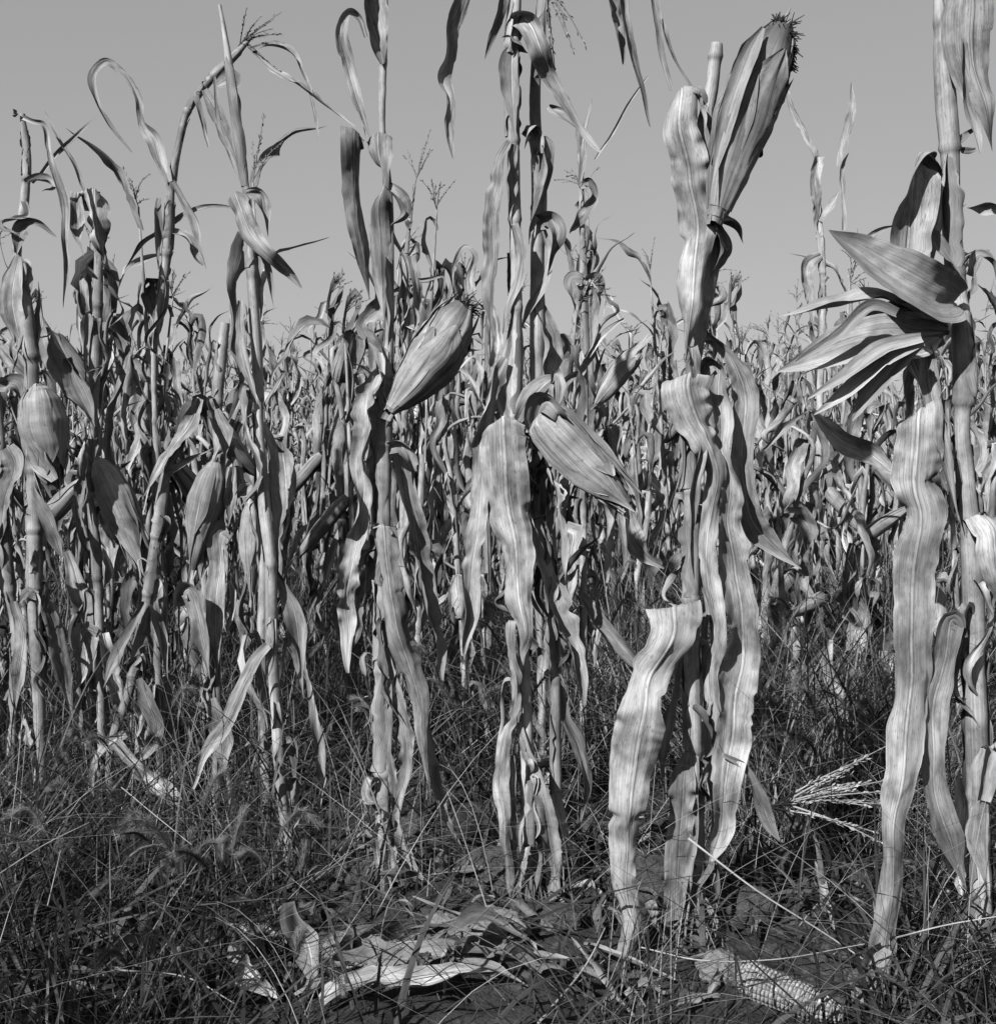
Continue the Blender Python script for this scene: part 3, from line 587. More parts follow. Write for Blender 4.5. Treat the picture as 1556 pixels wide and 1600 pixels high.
D.leaf((1440, 534, 14, 20), (1385, 564, 24, 30), (1325, 612, 20, 25), (1272, 646, 3), dd=-.09, tone=1.05, ruf=.04, mat=M_husk, name='husk_leaf')
D.leaf((1440, 537, 14, 20), (1395, 572, 30, 20), (1350, 622, 22, 20), (1330, 655, 4), dd=-.08, tone=1.05, ruf=.04, mat=M_husk, name='husk_leaf')
D.ear(1478, 515, 1350, 505, 70, dd=-.02, silk=False, bulb=.4)
D.leaf((1470, 520, 30, -20, 0), (1425, 545, 66, -56, 0), (1412, 600, 86, -58, 0), (1412, 650, 60, -58, 0), dd=0, cup=.1)
D.leaf((1420, 560, 50, -30), (1440, 620, 60, -50, .01), (1452, 660, 40, -40), dd=.01)
D.leaf((1450, 690, 20, 0, .012), (1444, 650, 60, 0, .006), (1441, 636, 78, 0, -.01), (1438, 654, 82, 6, -.03), (1437, 695, 84, 12, -.034), (1438, 760, 82, 4, -.03), (1446, 800, 80, 24, -.03), (1436, 860, 78, 6, -.03), (1430, 950, 72, 12, -.03), (1424, 1060, 70, 4, -.03), (1416, 1150, 68, 14, -.04), (1408, 1230, 56, -4, -.05), (1398, 1300, 38, 12, -.06), (1394, 1380, 40, 0, -.06), (1382, 1450, 42, -10, -.07), (1370, 1510, 46, 10, -.08), (1350, 1570, 30, 0, -.1), ruf=.09, buckle=.012, cup=.12, dd=-.02, tone=1.0)
D.leaf((1446, 540, 12), (1450, 570, 24, 10), (1462, 640, 22, 20), (1480, 730, 20, 10), (1498, 812, 10), dd=-.035, cup=.3, ruf=.03)
D.leaf((1516, 840, 18, 0, .01), (1522, 812, 40, 0, .004), (1526, 806, 46, 0, -.01), (1545, 826, 54, 10, -.04), (1552, 880, 52, -10, -.04), (1568, 960, 30), dd=-.02, ruf=.08)
D.leaf((1500, 985, 10), (1490, 970, 26, 0), (1478, 1030, 46, 20), (1462, 1100, 50, -10), (1456, 1180, 42, 14), (1470, 1260, 44, -10), (1490, 1330, 40, 10), (1510, 1390, 20), ruf=.2, dd=-.03)
D.leaf((1530, 1250, 20), (1545, 1165, 44, 10), (1548, 1230, 60, -40), (1544, 1310, 58, -45), (1540, 1400, 40, 0), dd=-.03, cup=.3)
D.leaf((1560, 330, 12, 10), (1530, 325, 20, -40), (1510, 322, 8, -30), dd=.06)
D.leaf((1512, 430, 10, -20), (1530, 400, 22, -40), (1548, 410, 26, -60), (1556, 440, 20, -50), dd=.05, cup=.3)
# -- left-hand plants
E = Plant(2.45, 'slim bare-topped corn stalk, upper part a dark spear leaning left, pale below', [(343, 8, 7), (352, 60, 9), (362, 130, 15), (372, 210, 15), (384, 300, 11), (390, 400, 15), (394, 470, 17), (400, 580, 17), (404, 680, 14), (412, 800, 19), (422, 885, 17), (424, 1000, 18), (430, 1090, 18), (440, 1230, 18), (450, 1340, 14), (452, 1395, 13)],
          [300, 425, 625, 885, 1010, 1190], 6, shreds=5, bare=.35)
E.leaf((380, 325, 10, 0, .01), (372, 308, 22, 0, .004), (369, 303, 26, 0, -.008), (376, 325, 28, 15, -.03), (392, 368, 28, 5, -.03), (420, 402, 20, 20, -.03), (452, 425, 14, -20), (472, 446, 3), dd=-.01, ruf=.1)
E.leaf((386, 306, 12), (404, 304, 20, 20), (412, 330, 18, -50), (420, 370, 12, -50), dd=-.02)
E.leaf((390, 420, 8), (404, 400, 12, -30), (420, 430, 14, -40), (430, 480, 6), dd=.01)
E.leaf((380, 290, 7, -20), (360, 230, 12, -50), (345, 190, 10, -30), (334, 120, 4), dd=.02)
E.leaf((380, 470, 8), (378, 540, 18, 20), (392, 600, 20, 10), (400, 630, 10), dd=-.02, cup=.3)
E.leaf((402, 640, 10, -50), (420, 700, 22, -58), (424, 780, 24, -58), (430, 870, 12, -50), dd=.02)
E.leaf((420, 1008, 12), (400, 1030, 18, 20), (372, 1085, 20, 20), (352, 1130, 22, 10), (318, 1190, 16, 10), (298, 1232, 5), ruf=.2, dd=-.02)
E.leaf((430, 890, 10, 0), (445, 920, 18, 10), (462, 980, 30, -20), (470, 1040, 22, 10), (476, 1090, 8), ruf=.12, dd=.02)
E.leaf((478, 1020, 8, 0), (490, 1080, 12, 30), (500, 1160, 18, -20), (508, 1230, 14, 20), (490, 1290, 6), ruf=.3, dd=.05)
E.leaf((414, 640, 8, -20), (425, 620, 10, -40), (440, 585, 4), dd=0)
F = Plant(2.95, 'corn stalk with a fat pale sheath low on its right side and ragged folded top', [(150, 300, 12), (155, 400, 13), (153, 480, 18), (150, 560, 20), (146, 665, 11), (143, 780, 13), (150, 850, 16), (154, 950, 15), (158, 1060, 15), (160, 1180, 14)], [300, 480, 665, 780, 905, 1000], 7, roots=False)
F.leaf((147, 330, 20, 0, .01), (146, 303, 34, 0, .004), (146, 297, 36, 0, -.01), (147, 312, 38, 0, -.022), (150, 350, 40, 10, -.03), (156, 390, 30, -30, -.02), (160, 410, 8), ruf=.12)
F.leaf((120, 300, 16, 10), (118, 340, 22, -30), (124, 380, 18, 20), (130, 400, 8), ruf=.2)
F.leaf((60, 488, 10, 25), (85, 530, 46, 30), (115, 580, 54, 25), (140, 640, 40, 10), (148, 668, 16), tone=1.05, ruf=.04, cup=.3, dd=-.03, mat=M_husk)
F.leaf((105, 560, 12), (116, 600, 30, -10), (136, 640, 34, -30), (147, 670, 12), dd=-.045, cup=.4, mat=M_husk)
F.ear(152, 715, 222, 885, 56, dd=-.03, silk=False, shape='egg', tail=1.08, flare=.03)
F.leaf((146, 780, 20), (165, 775, 26, 0), (180, 800, 26, 20), (172, 850, 30, -10), (178, 900, 14), ruf=.2)
F.leaf((108, 860, 12, 10), (122, 900, 32, 0), (136, 960, 34, -20), (140, 1000, 14), dd=.05, ruf=.12)
F.leaf((152, 990, 20, 0), (138, 985, 36, 0), (135, 1040, 30, 20), (118, 1080, 14), ruf=.2)
F.leaf((160, 990, 16, -40), (175, 1060, 30, -50), (182, 1130, 20, -40), ruf=.2)
G = Plant(3.05, 'crooked corn plant with a long leaf looped in the sky and a bent tassel', [(395, 55, 6), (372, 82, 10), (335, 118, 14), (292, 178, 12), (280, 225, 10), (268, 288, 14), (262, 390, 17), (250, 480, 11), (243, 540, 10), (243, 655, 9), (246, 760, 14), (250, 900, 14), (246, 1060, 14)], [120, 178, 290, 395, 520, 660], 8, roots=False, shreds=5, bare=.3)
G.leaf((263, 285, 10), (252, 250, 18, 10), (240, 210, 22, -20), (228, 195, 16, -40), (215, 155, 10, 20), (195, 115, 10, 10), (168, 97, 12, 0), (149, 120, 14, 20), (150, 155, 8, -20), (172, 195, 8), (206, 237, 2), ruf=.05, cup=.25)
G.leaf((268, 285, 10), (284, 310, 10), (302, 340, 14, 20), (312, 385, 10, 10), (322, 420, 6), ruf=.05)
G.leaf((268, 350, 10, -20), (290, 335, 10, -30), (330, 322, 7, -20), (366, 325, 3), dd=.02)
G.leaf((268, 358, 12, -40), (292, 370, 18, -50), (308, 400, 14, -50), (320, 412, 4), dd=0)
G.leaf((250, 358, 6, -40), (225, 380, 8, -50), (195, 420, 6, -40), dd=0)
G.leaf((252, 310, 8, 20), (248, 370, 14, -50), (250, 422, 6), dd=-.01)
G.leaf((320, 140, 10), (338, 175, 20, 10), (355, 220, 18, 10), (370, 270, 8), dd=-.02, ruf=.15)
G.leaf((305, 150, 8), (318, 190, 8, -40), (328, 230, 3), dd=-.02)
G.leaf((385, 68, 6), (420, 100, 10, -20), (460, 130, 14, -50), (510, 165, 10, -50), (556, 196, 2), dd=0, ruf=.12)
G.leaf((392, 78, 8), (420, 70, 12, -40), (455, 80, 12, -50), (476, 115, 6, -30), (490, 170, 6, -20), (498, 218, 2), dd=0)
G.leaf((335, 135, 10), (365, 125, 26, -20), (360, 145, 16, -40), dd=-.01)
G.tassel(372, 72, 440, 10, nb=9, spread=.7, droop=.2)
Hh = Plant(2.85, 'bent corn stalk at far left with a rounded upright ear on its flank', [(36, 178, 9), (42, 250, 13), (38, 320, 14), (26, 390, 14), (38, 470, 24), (50, 560, 24), (50, 680, 18), (54, 780, 24), (55, 920, 24), (60, 1060, 20), (64, 1160, 20)], [282, 390, 560, 735, 830, 925], 9, roots=False)
Hh.leaf((38, 182, 8, 0), (52, 188, 7), (68, 192, 8), (78, 230, 9), (92, 275, 11), (102, 310, 13), (105, 370, 10), (100, 480, 9), ruf=.02, cup=.4)
Hh.leaf((26, 178, 6), (22, 176, 10, -40), (32, 182, 6))
Hh.leaf((68, 175, 3), (95, 225, 6, -40), (118, 265, 8, -50), (132, 298, 5), dd=.02)
Hh.leaf((50, 285, 5), (85, 245, 7, 20), (118, 215, 8, 20), (152, 185, 14, -40), dd=.02)
Hh.leaf((40, 288, 8), (65, 284, 16, -40), (82, 292, 18, -60), (70, 302, 6), cup=.3)
Hh.leaf((28, 400, 10), (22, 430, 26, 10), (18, 480, 34, 0), (30, 530, 24, -10), (45, 560, 8), dd=-.02, ruf=.05)
Hh.leaf((25, 395, 6, 0), (40, 355, 22, 10), (60, 350, 12, 0), (85, 368, 4), dd=-.01)
Hh.ear(60, 600, 86, 765, 74, dd=-.05, silk=False, shape='egg', tail=1.08)
Hh.leaf((84, 752, 10), (70, 730, 30, -20), (52, 700, 30, 10), (40, 660, 10), dd=-.08, mat=M_husk, name='husk_leaf')
Hh.leaf((0, 600, 20, 20), (20, 602, 34, -40), (36, 625, 10, -30), dd=.0)
Hh.leaf((55, 560, 20, -40), (68, 500, 40, -56), (62, 440, 20, -50), dd=.01)
Hh.leaf((56, 760, 10), (72, 800, 20, 0), (90, 840, 26, 10), (98, 868, 5), dd=-.02)
Hh.leaf((60, 930, 14, 0), (45, 925, 16, 20), (30, 945, 10), dd=-.02)
Hh.leaf((66, 930, 20, -40), (84, 990, 30, -58), (100, 1060, 26, -50), (112, 1120, 8), dd=0)
H2 = Plant(3.0, 'narrow pale corn stalk nearest the left border with a split sheath', [(-10, 560, 14), (2, 700, 14), (8, 840, 18), (14, 920, 22), (22, 960, 14), (26, 1040, 18), (20, 1150, 16)], [700, 925], 10, roots=False)
H2.leaf((10, 700, 24, 0), (22, 720, 34, 10), (10, 780, 34, 20), (2, 850, 20), dd=-.02)
H2.leaf((0, 545, 30, -40), (30, 570, 26, -50), (50, 600, 8, -40), dd=0)
H2.leaf((22, 940, 12), (36, 990, 22, 20), (28, 1060, 20, -10), (22, 1120, 12), dd=-.02)
I = Plant(2.75, 'corn stalk with broken blunt top and a long drooping pale husk beside it', [(352, 505, 18), (346, 560, 18), (340, 630, 16), (344, 700, 17), (346, 780, 12), (344, 830, 14), (340, 930, 14), (338, 1040, 14), (340, 1150, 14)], [630, 715, 825, 1000], 12, roots=False)
I.leaf((335, 640, 16), (340, 665, 26, -20), (350, 700, 24, -30), (352, 716, 12), dd=-.02, cup=.4)
I.ear(338, 718, 302, 890, 54, dd=-.02, silk=False, shape='egg', tail=1.05)
I.leaf((368, 730, 10), (364, 780, 20, -10), (356, 822, 10), dd=-.02, cup=.4)
I.leaf((352, 825, 30, 0), (344, 828, 30, 0, -.01), (342, 880, 28, 10), (340, 950, 26, -10), (338, 1010, 24, 10), (336, 1060, 8), dd=-.02, ruf=.18)
I.leaf((300, 940, 6), (280, 935, 22, 10, -.01), (296, 920, 26, 0, -.02), (308, 955, 26, 15, -.02), (320, 1010, 22, 0), (330, 1060, 8), dd=-.04, ruf=.2)
I.leaf((392, 755, 10, 20), (378, 765, 24, -30), (366, 782, 10), dd=-.03)
I.ear(392, 780, 394, 925, 34, dd=-.03, silk=False, shape='egg', tail=1.1)
I.leaf((350, 700, 8), (370, 640, 10, -40), (395, 560, 4), dd=0)
I.leaf((335, 1090, 12), (345, 1130, 32, 10), (348, 1180, 34, -10), (352, 1215, 16), dd=-.03, ruf=.12)
J = Plant(2.8, 'dark slanting corn stalk leaning right with a twisted pale leaf across it', [(312, 622, 8), (296, 660, 12), (262, 735, 15), (247, 835, 20), (232, 930, 18), (218, 1010, 18), (196, 1100, 16), (178, 1150, 12)], [735, 838, 930, 1060], 13, roots=False)
J.leaf((310, 622, 12, -30), (298, 660, 26, 10), (268, 700, 22, 40), (238, 750, 16, 20), (225, 775, 6), dd=-.03, ruf=.1)
J.leaf((262, 740, 14, -40), (290, 728, 16, -50), (330, 700, 8, -50), dd=-.01)
J.leaf((240, 930, 14, -40), (250, 990, 20, -55), (262, 1060, 16, -50), dd=.0)
J.leaf((225, 940, 10), (196, 1000, 16, 20), (170, 1050, 22, 10), (160, 1075, 6), dd=-.02)
J.leaf((218, 1060, 10), (230, 1090, 24, 0), (244, 1140, 22, -10), (228, 1180, 14, 10), (215, 1190, 4), dd=-.03, ruf=.2)
J.leaf((196, 1145, 12, 0), (175, 1160, 14, 20), (150, 1200, 12, 10), (145, 1280, 10), dd=-.05, ruf=.2)
J.leaf((180, 1160, 16, -20), (215, 1195, 20, 10), (240, 1215, 34, 0), (262, 1235, 26, -40), (290, 1262, 14, 10), (340, 1310, 10), dd=-.1, ruf=.12)
Kk = Plant(3.2, 'slender corn stalk right of centre with collars spread like small wings', [(904, 200, 8), (908, 270, 8), (910, 360, 9), (912, 440, 11), (915, 560, 12), (915, 640, 13), (913, 760, 13), (912, 900, 13), (912, 1040, 13)], [280, 360, 440, 560, 700, 820], 14, group='slimmer corn plants behind the front row', roots=False)
Kk.leaf((905, 290, 5), (912, 235, 12, -40), (918, 190, 8, -50), (922, 155, 2), dd=-.01)
Kk.leaf((905, 290, 8), (918, 282, 14, 20), (926, 300, 14, -50), (915, 335, 18, 20), (896, 355, 12, -40), (892, 365, 3), dd=-.01)
Kk.leaf((910, 438, 16, 0), (896, 436, 22, 10), (896, 465, 22, -50), (908, 500, 10), dd=-.01)
Kk.leaf((914, 438, 16, 0), (928, 438, 22, -20), (930, 470, 20, -55), (932, 510, 6), dd=-.01)
Kk.leaf((880, 175, 6), (858, 165, 10, -30), (890, 190, 12, -50), (905, 205, 6), dd=0)
Kk.leaf((930, 250, 3), (965, 190, 5, 30), (1012, 122, 2), dd=.0)
Kk.ear(930, 632, 996, 548, 36, dd=-.03, silk=False, flare=.12, tail=1.2)
Kk.leaf((915, 560, 8), (945, 520, 10, -30), (975, 500, 4))
Kk.leaf((905, 640, 12), (890, 690, 22, 10), (880, 760, 22, -20), (885, 830, 8), ruf=.15)
Kk.leaf((918, 760, 14, -20), (940, 790, 22, -50), (950, 860, 22, -50), (945, 930, 8), ruf=.15)
Kk.leaf((978, 790, 12, -40), (985, 830, 26, -40), (1010, 870, 34, 20), (1035, 888, 22, 20), dd=-.3, ruf=.08)
L1 = Plant(4.0, 'thin pale corn stalk against the sky right of the huge ear', [(1274, 235, 7), (1278, 330, 9), (1283, 400, 10), (1284, 480, 11), (1280, 600, 12), (1276, 760, 12)], [345, 430, 560], 15, group='slimmer corn plants behind the front row', roots=False)
L1.leaf((1276, 250, 10), (1268, 236, 8), (1248, 195, 10, -30), (1232, 150, 7), (1222, 118, 2), dd=.0)
L1.leaf((1276, 245, 18), (1272, 280, 17, 10), (1276, 330, 12, -20), (1274, 355, 3), ruf=.2)
L1.leaf((1280, 345, 6, -30), (1298, 320, 14, -50), (1312, 296, 5, -40))
L1.leaf((1283, 400, 10), (1266, 410, 20, 10), (1262, 460, 16, 20), (1270, 520, 8), ruf=.2)
L1.leaf((1316, 360, 6), (1316, 290, 8, 10), (1318, 255, 14, 20), (1326, 240, 10), dd=-.1)
L1.leaf((1312, 260, 10, -40), (1322, 210, 15, -50), (1328, 182, 14, -40), (1330, 130, 2), dd=-.1)
M1 = Plant(4.0, 'thin corn stalk with a nodding seed tassel left of the centre stalks', [(648, 290, 4), (641, 340, 5), (635, 400, 7), (634, 480, 12), (632, 600, 12), (630, 760, 12)], [345, 400, 480, 620], 16, group='slimmer corn plants behind the front row', roots=False)
M1.tassel(648, 290, 672, 198, nb=5, spread=.5, droop=.1)
M1.leaf((634, 345, 6, 0), (640, 355, 10, -50), (645, 345, 4))
M1.leaf((630, 400, 8), (628, 440, 20, -40), (625, 500, 18, -50), (628, 520, 6), ruf=.2)
M1.leaf((640, 400, 12, -20), (650, 450, 18, -50), (645, 520, 14, -50))
M1.leaf((636, 436, 4), (670, 436, 6, 30), (692, 432, 5, 30), (690, 460, 4, 30))
M2 = Plant(3.9, 'thin corn stalk with its dark tip arched over beside the centre stalks', [(762, 460, 6), (762, 560, 9), (760, 700, 11), (762, 860, 11)], [480, 590], 17, group='slimmer corn plants behind the front row', roots=False)
M2.leaf((762, 480, 10, -30), (750, 475, 14, -50), (736, 440, 12, 10), (740, 395, 8, 10), (728, 386, 7), (712, 410, 8, -40), (706, 450, 4), ruf=.08)
M2.leaf((764, 470, 10), (775, 500, 14, -30), (772, 580, 14, 30), (768, 640, 4), ruf=.2)

# ================================================================== THE FIELD BEHIND
def gen_plant(seed, H, lod):
    """parts of one dry corn plant in its own coordinates"""
    rng = np.random.RandomState(seed); parts = []
    lean = rng.normal(0, .05, 2); k = 9
    zs = np.linspace(0, 1, k); C = np.stack([lean[0] * H * zs ** 1.5 + .012 * wob(rng, k, 4), lean[1] * H * zs ** 1.5, H * zs - .03, np.interp(zs, [0, .5, .8, 1], [.023, .019, .010, .005])], 1)
    brk = rng.rand() < .4
    if brk:                                         # the top has snapped over
        a = rng.uniform(0, 6.28); j = rng.randint(5, 8)
        for q in range(j, k):
            f = (q - j + 1) / (k - j); C[q, :3] = C[j - 1, :3] + np.array((math.cos(a) * .22 * f, math.sin(a) * .22 * f, (.10 if rng.rand() < .5 else -.25) * f * H * .5))
    n, sd = ((60, 8), (10, 4))[lod]
    nodes = [i / 9 + rng.uniform(-.02, .02) for i in range(1, 9)]
    mb = MB()
    if lod == 0: stalk_mesh(mb, C, nodes, seed, n=n, sides=sd)
    else: D = interp(C, n); tube(mb, D[:, :3], D[:, 3] / 2 * 1.1, sd, rng.uniform(.75, 1.05), seed, closed_end=False)
    parts.append(('stalk', mb, M_stalk))
    nl = rng.randint(10, 15); az = rng.uniform(0, 6.28)
    for i in range(nl):
        t = np.clip((i + .6) / nl + rng.uniform(-.03, .03), .05, .96); p = np.array([np.interp(t, zs, C[:, q]) for q in range(3)])
        a = az + (i % 2) * math.pi + rng.normal(0, .5); o = np.array((math.cos(a), math.sin(a), 0)); sdv = np.array((-o[1], o[0], 0)); up = np.array((0, 0, 1.))
        Lf = rng.uniform(.30, .62) * (1 if t < .8 else .7); wmax = rng.uniform(.02, .058); mode = rng.rand(); q = rng.normal(0, 1, 8) * .026
        if mode < .80:
            r1 = rng.uniform(.015, .055); h1 = rng.uniform(.03, .13)
            K = [p, p + o * r1 * .5 + up * h1 * .8, p + o * r1 + up * h1, p + o * (r1 * 1.35) + up * (h1 - .05), p + o * (r1 * 1.2 + q[0]) + sdv * q[1] + up * (h1 - Lf * .4), p + o * (r1 + q[2]) + sdv * q[3] + up * (h1 - Lf * .75), p + o * (r1 + q[4]) + sdv * q[5] + up * (h1 - Lf)]
            W = [.02, .7 * wmax, wmax, wmax, .8 * wmax, .5 * wmax, .004]
        elif mode < .87:
            r = Lf * rng.uniform(.3, .6)
            K = [p, p + o * r * .3 + up * Lf * .28, p + o * r * .65 + up * Lf * .33, p + o * r * .95 + up * Lf * .1 + sdv * q[1], p + o * r * 1.05 + up * (-Lf * .3) + sdv * q[2] * 2]
            W = [.018, .8 * wmax, .9 * wmax, .6 * wmax, .003]
        else:
            K = [p, p + o * .03 + up * Lf * .3, p + o * .10 + up * Lf * .55 + sdv * q[0], p + o * .2 + up * Lf * .7 + sdv * q[1] * 2]
            W = [.018, .6 * wmax, .5 * wmax, .003]
        tw = np.cumsum(rng.normal(0, 42, len(K))); tw[:2] = 0
        mb = MB(); nn, mm = ((26, 4), (7, 2))[lod]
        ribbon(mb, np.column_stack([K, W, tw]), n=nn, m=mm, cup=.2, ruf=.26, buckle=.011, seed=seed * 31 + i, cross0=sdv, tone=rng.uniform(.35, 1.15), rag=.25)
        parts.append(('leaf', mb, M_leaf))
    if rng.rand() < .7:
        t = rng.uniform(.42, .6); p = np.array([np.interp(t, zs, C[:, q]) for q in range(3)]); a = rng.uniform(0, 6.28); o = np.array((math.cos(a), math.sin(a), 0))
        d = o * rng.uniform(.5, 1) + np.array((0, 0, rng.choice([1.2, .8, -1.0]))); d /= np.linalg.norm(d); Le = rng.uniform(.17, .25)
        mb = MB(); ear_mesh(mb, p + o * .015, p + o * .015 + d * Le, rng.uniform(.05, .07), seed, layers=5 if lod == 0 else 1, nn=16 if lod == 0 else 6, mm=6 if lod == 0 else 3, shape=['club', 'butt'][rng.randint(2)], flare=.08 * rng.rand(), tail=1.1)
        parts.append(('ear', mb, M_husk))
    if not brk and rng.rand() < .95:
        mb = MB(); tassel_mesh(mb, C[-1, :3], (rng.normal(0, .3), rng.normal(0, .3), 1), rng.uniform(.12, .24), nb=rng.randint(3, 8), seed=seed, droop=.5, spread=.45, fine=lod == 0, fat=1.0 + .6 * lod)
        parts.append(('tassel', mb, M_tassel))
    return parts

NP = 26
protos = []
for i in range(NP):
    H = random.uniform(1.12, 1.75)
    protos.append([(nm, mb.mesh(nm, mt), mt) for nm, mb, mt in gen_plant(500 + i, H, 0)])
def hand_clear(x, y, pxr=()):
    return True
slots = []
d = 3.05; row = 0
rng = np.random.RandomState(5)
while len(slots) < 290 and d < 14:
    half = .40 * d + .5; x = -half + rng.uniform(0, .2)
    while x < half:
        px = 778 + x / d * FPX
        slant = -.10 * x                                  # the rows run a little away to the left
        y = d + slant + rng.normal(0, .10)
        keep = True
        if y < 4.7 and (1130 < px < 1420): keep = False     # the weedy gap
        if px > 470 and y < 4.3 and rng.rand() < .72: keep = False
        if y < 3.6 and 450 < px < 560 and rng.rand() < .9: keep = False
        if keep and rng.rand() < (.80 if y < 5.5 else .92): slots.append((x, y))
        x += rng.uniform(.16, .30)
    d += .55 if d < 6 else .8
slots = slots[:290]
GR = 'corn plants crowding the field behind'
n_parts = 0
for i, (x, y) in enumerate(slots):
    pr = protos[rng.randint(NP)]
    far = y > 8.5
    lab = 'dry corn plant in the crowded rows behind the front stalks' if not far else 'small distant corn plant in the rear rows under the skyline'
    sv = rng.uniform(.86, 1.18) * (1.12 if rng.rand() < .15 else 1) * (.84 if y < 4.6 else 1); rz = rng.uniform(0, 6.28)
    if far:
        pass
    r = thing('corn_plant', lab, 'corn plant', (x, y, float(gz(x, y))), GR if not far else 'distant corn plants in the rear rows')
    r.rotation_euler = (rng.normal(0, .05), rng.normal(0, .05), rz); r.scale = (sv, sv, sv)
    for nm, me, mt in pr:
        o = bpy.data.objects.new(nm, me); col.objects.link(o); o.parent = r
for i, (px, y, H_) in enumerate([(1165, 3.7, .75), (1215, 4.1, .8), (1255, 3.6, .62), (1310, 4.0, .8), (1345, 3.5, .7), (1385, 3.9, .85), (1190, 4.5, .9), (1290, 4.5, .9), (1360, 4.4, .9), (1235, 3.3, .5), (1400, 3.3, .66)]):
    x = (px - 778) / FPX * y; pr = protos[(i * 11 + 2) % NP]
    r = thing('corn_plant', 'short broken corn plant rising from the tall weeds between the two right-hand front stalks', 'corn plant', (x, y, float(gz(x, y))), 'broken corn plants in the weedy gap')
    r.rotation_euler = (rng.normal(0, .12), rng.normal(0, .12), i * 1.9); r.scale = (1, 1, H_)
    for nm, me, mt in pr:
        o = bpy.data.objects.new(nm, me); col.objects.link(o); o.parent = r
for i, (x, y) in enumerate([(-1.75, .75), (-1.55, .45), (-1.35, .62), (-1.15, .25), (-1.9, .3), (-.95, .0), (-1.45, .1), (-2.0, 1.1)]):  # out-of-view plants, added to throw shade on the lower-left weeds
    r = thing('corn_plant', 'unseen dry corn plant added outside the left edge to shade the weeds', 'corn plant', (x, y, -.02), 'unseen corn plants added beside the camera for shade')
    r.rotation_euler = (0, 0, i * 1.7); pr = protos[(i * 5 + 3) % NP]
    for nm, me, mt in pr:
        o = bpy.data.objects.new(nm, me); col.objects.link(o); o.parent = r
for i, (x, y) in enumerate([(-1.0, 1.25), (-1.15, 1.0), (-.92, .9), (-1.32, .85), (-1.05, .55), (-1.25, 1.35), (-1.45, 1.2)]):  # more added shade casters, unseen and kept short so the front stalks stay lit
    r = thing('corn_plant', 'unseen short dead corn plant added for shade outside the left edge, nearer than the tall ones', 'corn plant', (x, y, -.02), 'unseen short corn plants added beside the camera for shade')
    r.rotation_euler = (0, 0, i * 2.3); r.scale = (.62, .62, .60); pr = protos[(i * 7 + 1) % NP]
    for nm, me, mt in pr:
        o = bpy.data.objects.new(nm, me); col.objects.link(o); o.parent = r
# beyond: one mass of corn to the skyline
def far_mass():
    rng = np.random.RandomState(77); lows = []
    for i in range(14):
        a = MB()
        ps = gen_plant(900 + i, rng.uniform(1.35, 1.85), 1)
        for nm, mb, mt in ps:
            V, F, UV, C = mb.arrays(); a.raw(V, F, UV, C * (1 if nm != 'tassel' else .5))
        lows.append(a.arrays())
    out = MB(); d = max(s[1] for s in slots) + .3
    while d < 75:
        half = .42 * d + 1; step = .22 if d < 20 else .3 if d < 35 else .5
        for x in np.arange(-half, half, step):
            V, F, UV, C = lows[rng.randint(14)]; a = rng.uniform(0, 6.28); c, s = math.cos(a), math.sin(a); k = rng.uniform(.88, 1.25) * (1.15 if rng.rand() < .12 else 1) * (1 if d < 35 else 1.1)
            W = np.stack([(V[:, 0] * c - V[:, 1] * s) * k * (1 if d < 35 else 1.6) + x + rng.uniform(-.08, .08), (V[:, 0] * s + V[:, 1] * c) * k + d + rng.normal(0, .15), V[:, 2] * k], 1)
            out.raw(W, F, UV, C)
        d += .85 if d < 20 else 1.6 if d < 35 else 5
    return out.build('cornfield', M_leaf)
tag(far_mass(), 'far rows of dry corn merging into one mass at the skyline', 'cornfield', kind='stuff')

# ================================================================== UNDERGROWTH
def blades(mb, roots, h, wd, seed, lean=.5, seg=5, tone=(.7, 1.2), fall=.5):
    """curved grass blades, all at once"""
    rng = np.random.RandomState(seed); n = len(roots)
    a = rng.uniform(0, 6.28, n); hh = rng.uniform(h[0], h[1], n); ln = np.abs(rng.normal(0, lean, n)) + .05; fl = rng.uniform(0, fall, n)
    o = np.stack([np.cos(a), np.sin(a), 0 * a], 1); b = a + rng.normal(0, .8, n) + 1.57; cr = np.stack([np.cos(b), np.sin(b), 0 * b], 1); ww = rng.uniform(wd[0], wd[1], n)
    t = np.linspace(0, 1, seg + 1)
    V = np.zeros((n, seg + 1, 2, 3)); side = rng.normal(0, .12, n)
    for j, q in enumerate(t):
        c = roots + o * (ln * hh * (q + .6 * q * q))[:, None] + np.array((0, 0, 1.)) * (hh * (q - fl * q ** 3))[:, None] + cr * (side * hh * q * q)[:, None]
        wj = ww * (1 - q ** 2 * .93) * .5
        V[:, j, 0] = c - cr * wj[:, None]; V[:, j, 1] = c + cr * wj[:, None]
    idx = np.arange(n * (seg + 1) * 2).reshape(n, seg + 1, 2)
    F = np.stack([idx[:, :-1, 0], idx[:, :-1, 1], idx[:, 1:, 1], idx[:, 1:, 0]], -1).reshape(-1, 4)
    uv = np.zeros((n, seg + 1, 2, 2)); uv[..., 1, 0] = 1; uv[..., 0] += rng.uniform(0, 40, n)[:, None, None]; uv[..., 1] = t[None, :, None] * hh[:, None, None]
    C = np.repeat(rng.uniform(tone[0], tone[1], n), (seg + 1) * 2)
    mb.raw(V.reshape(-1, 3), F, uv.reshape(-1, 2), C)
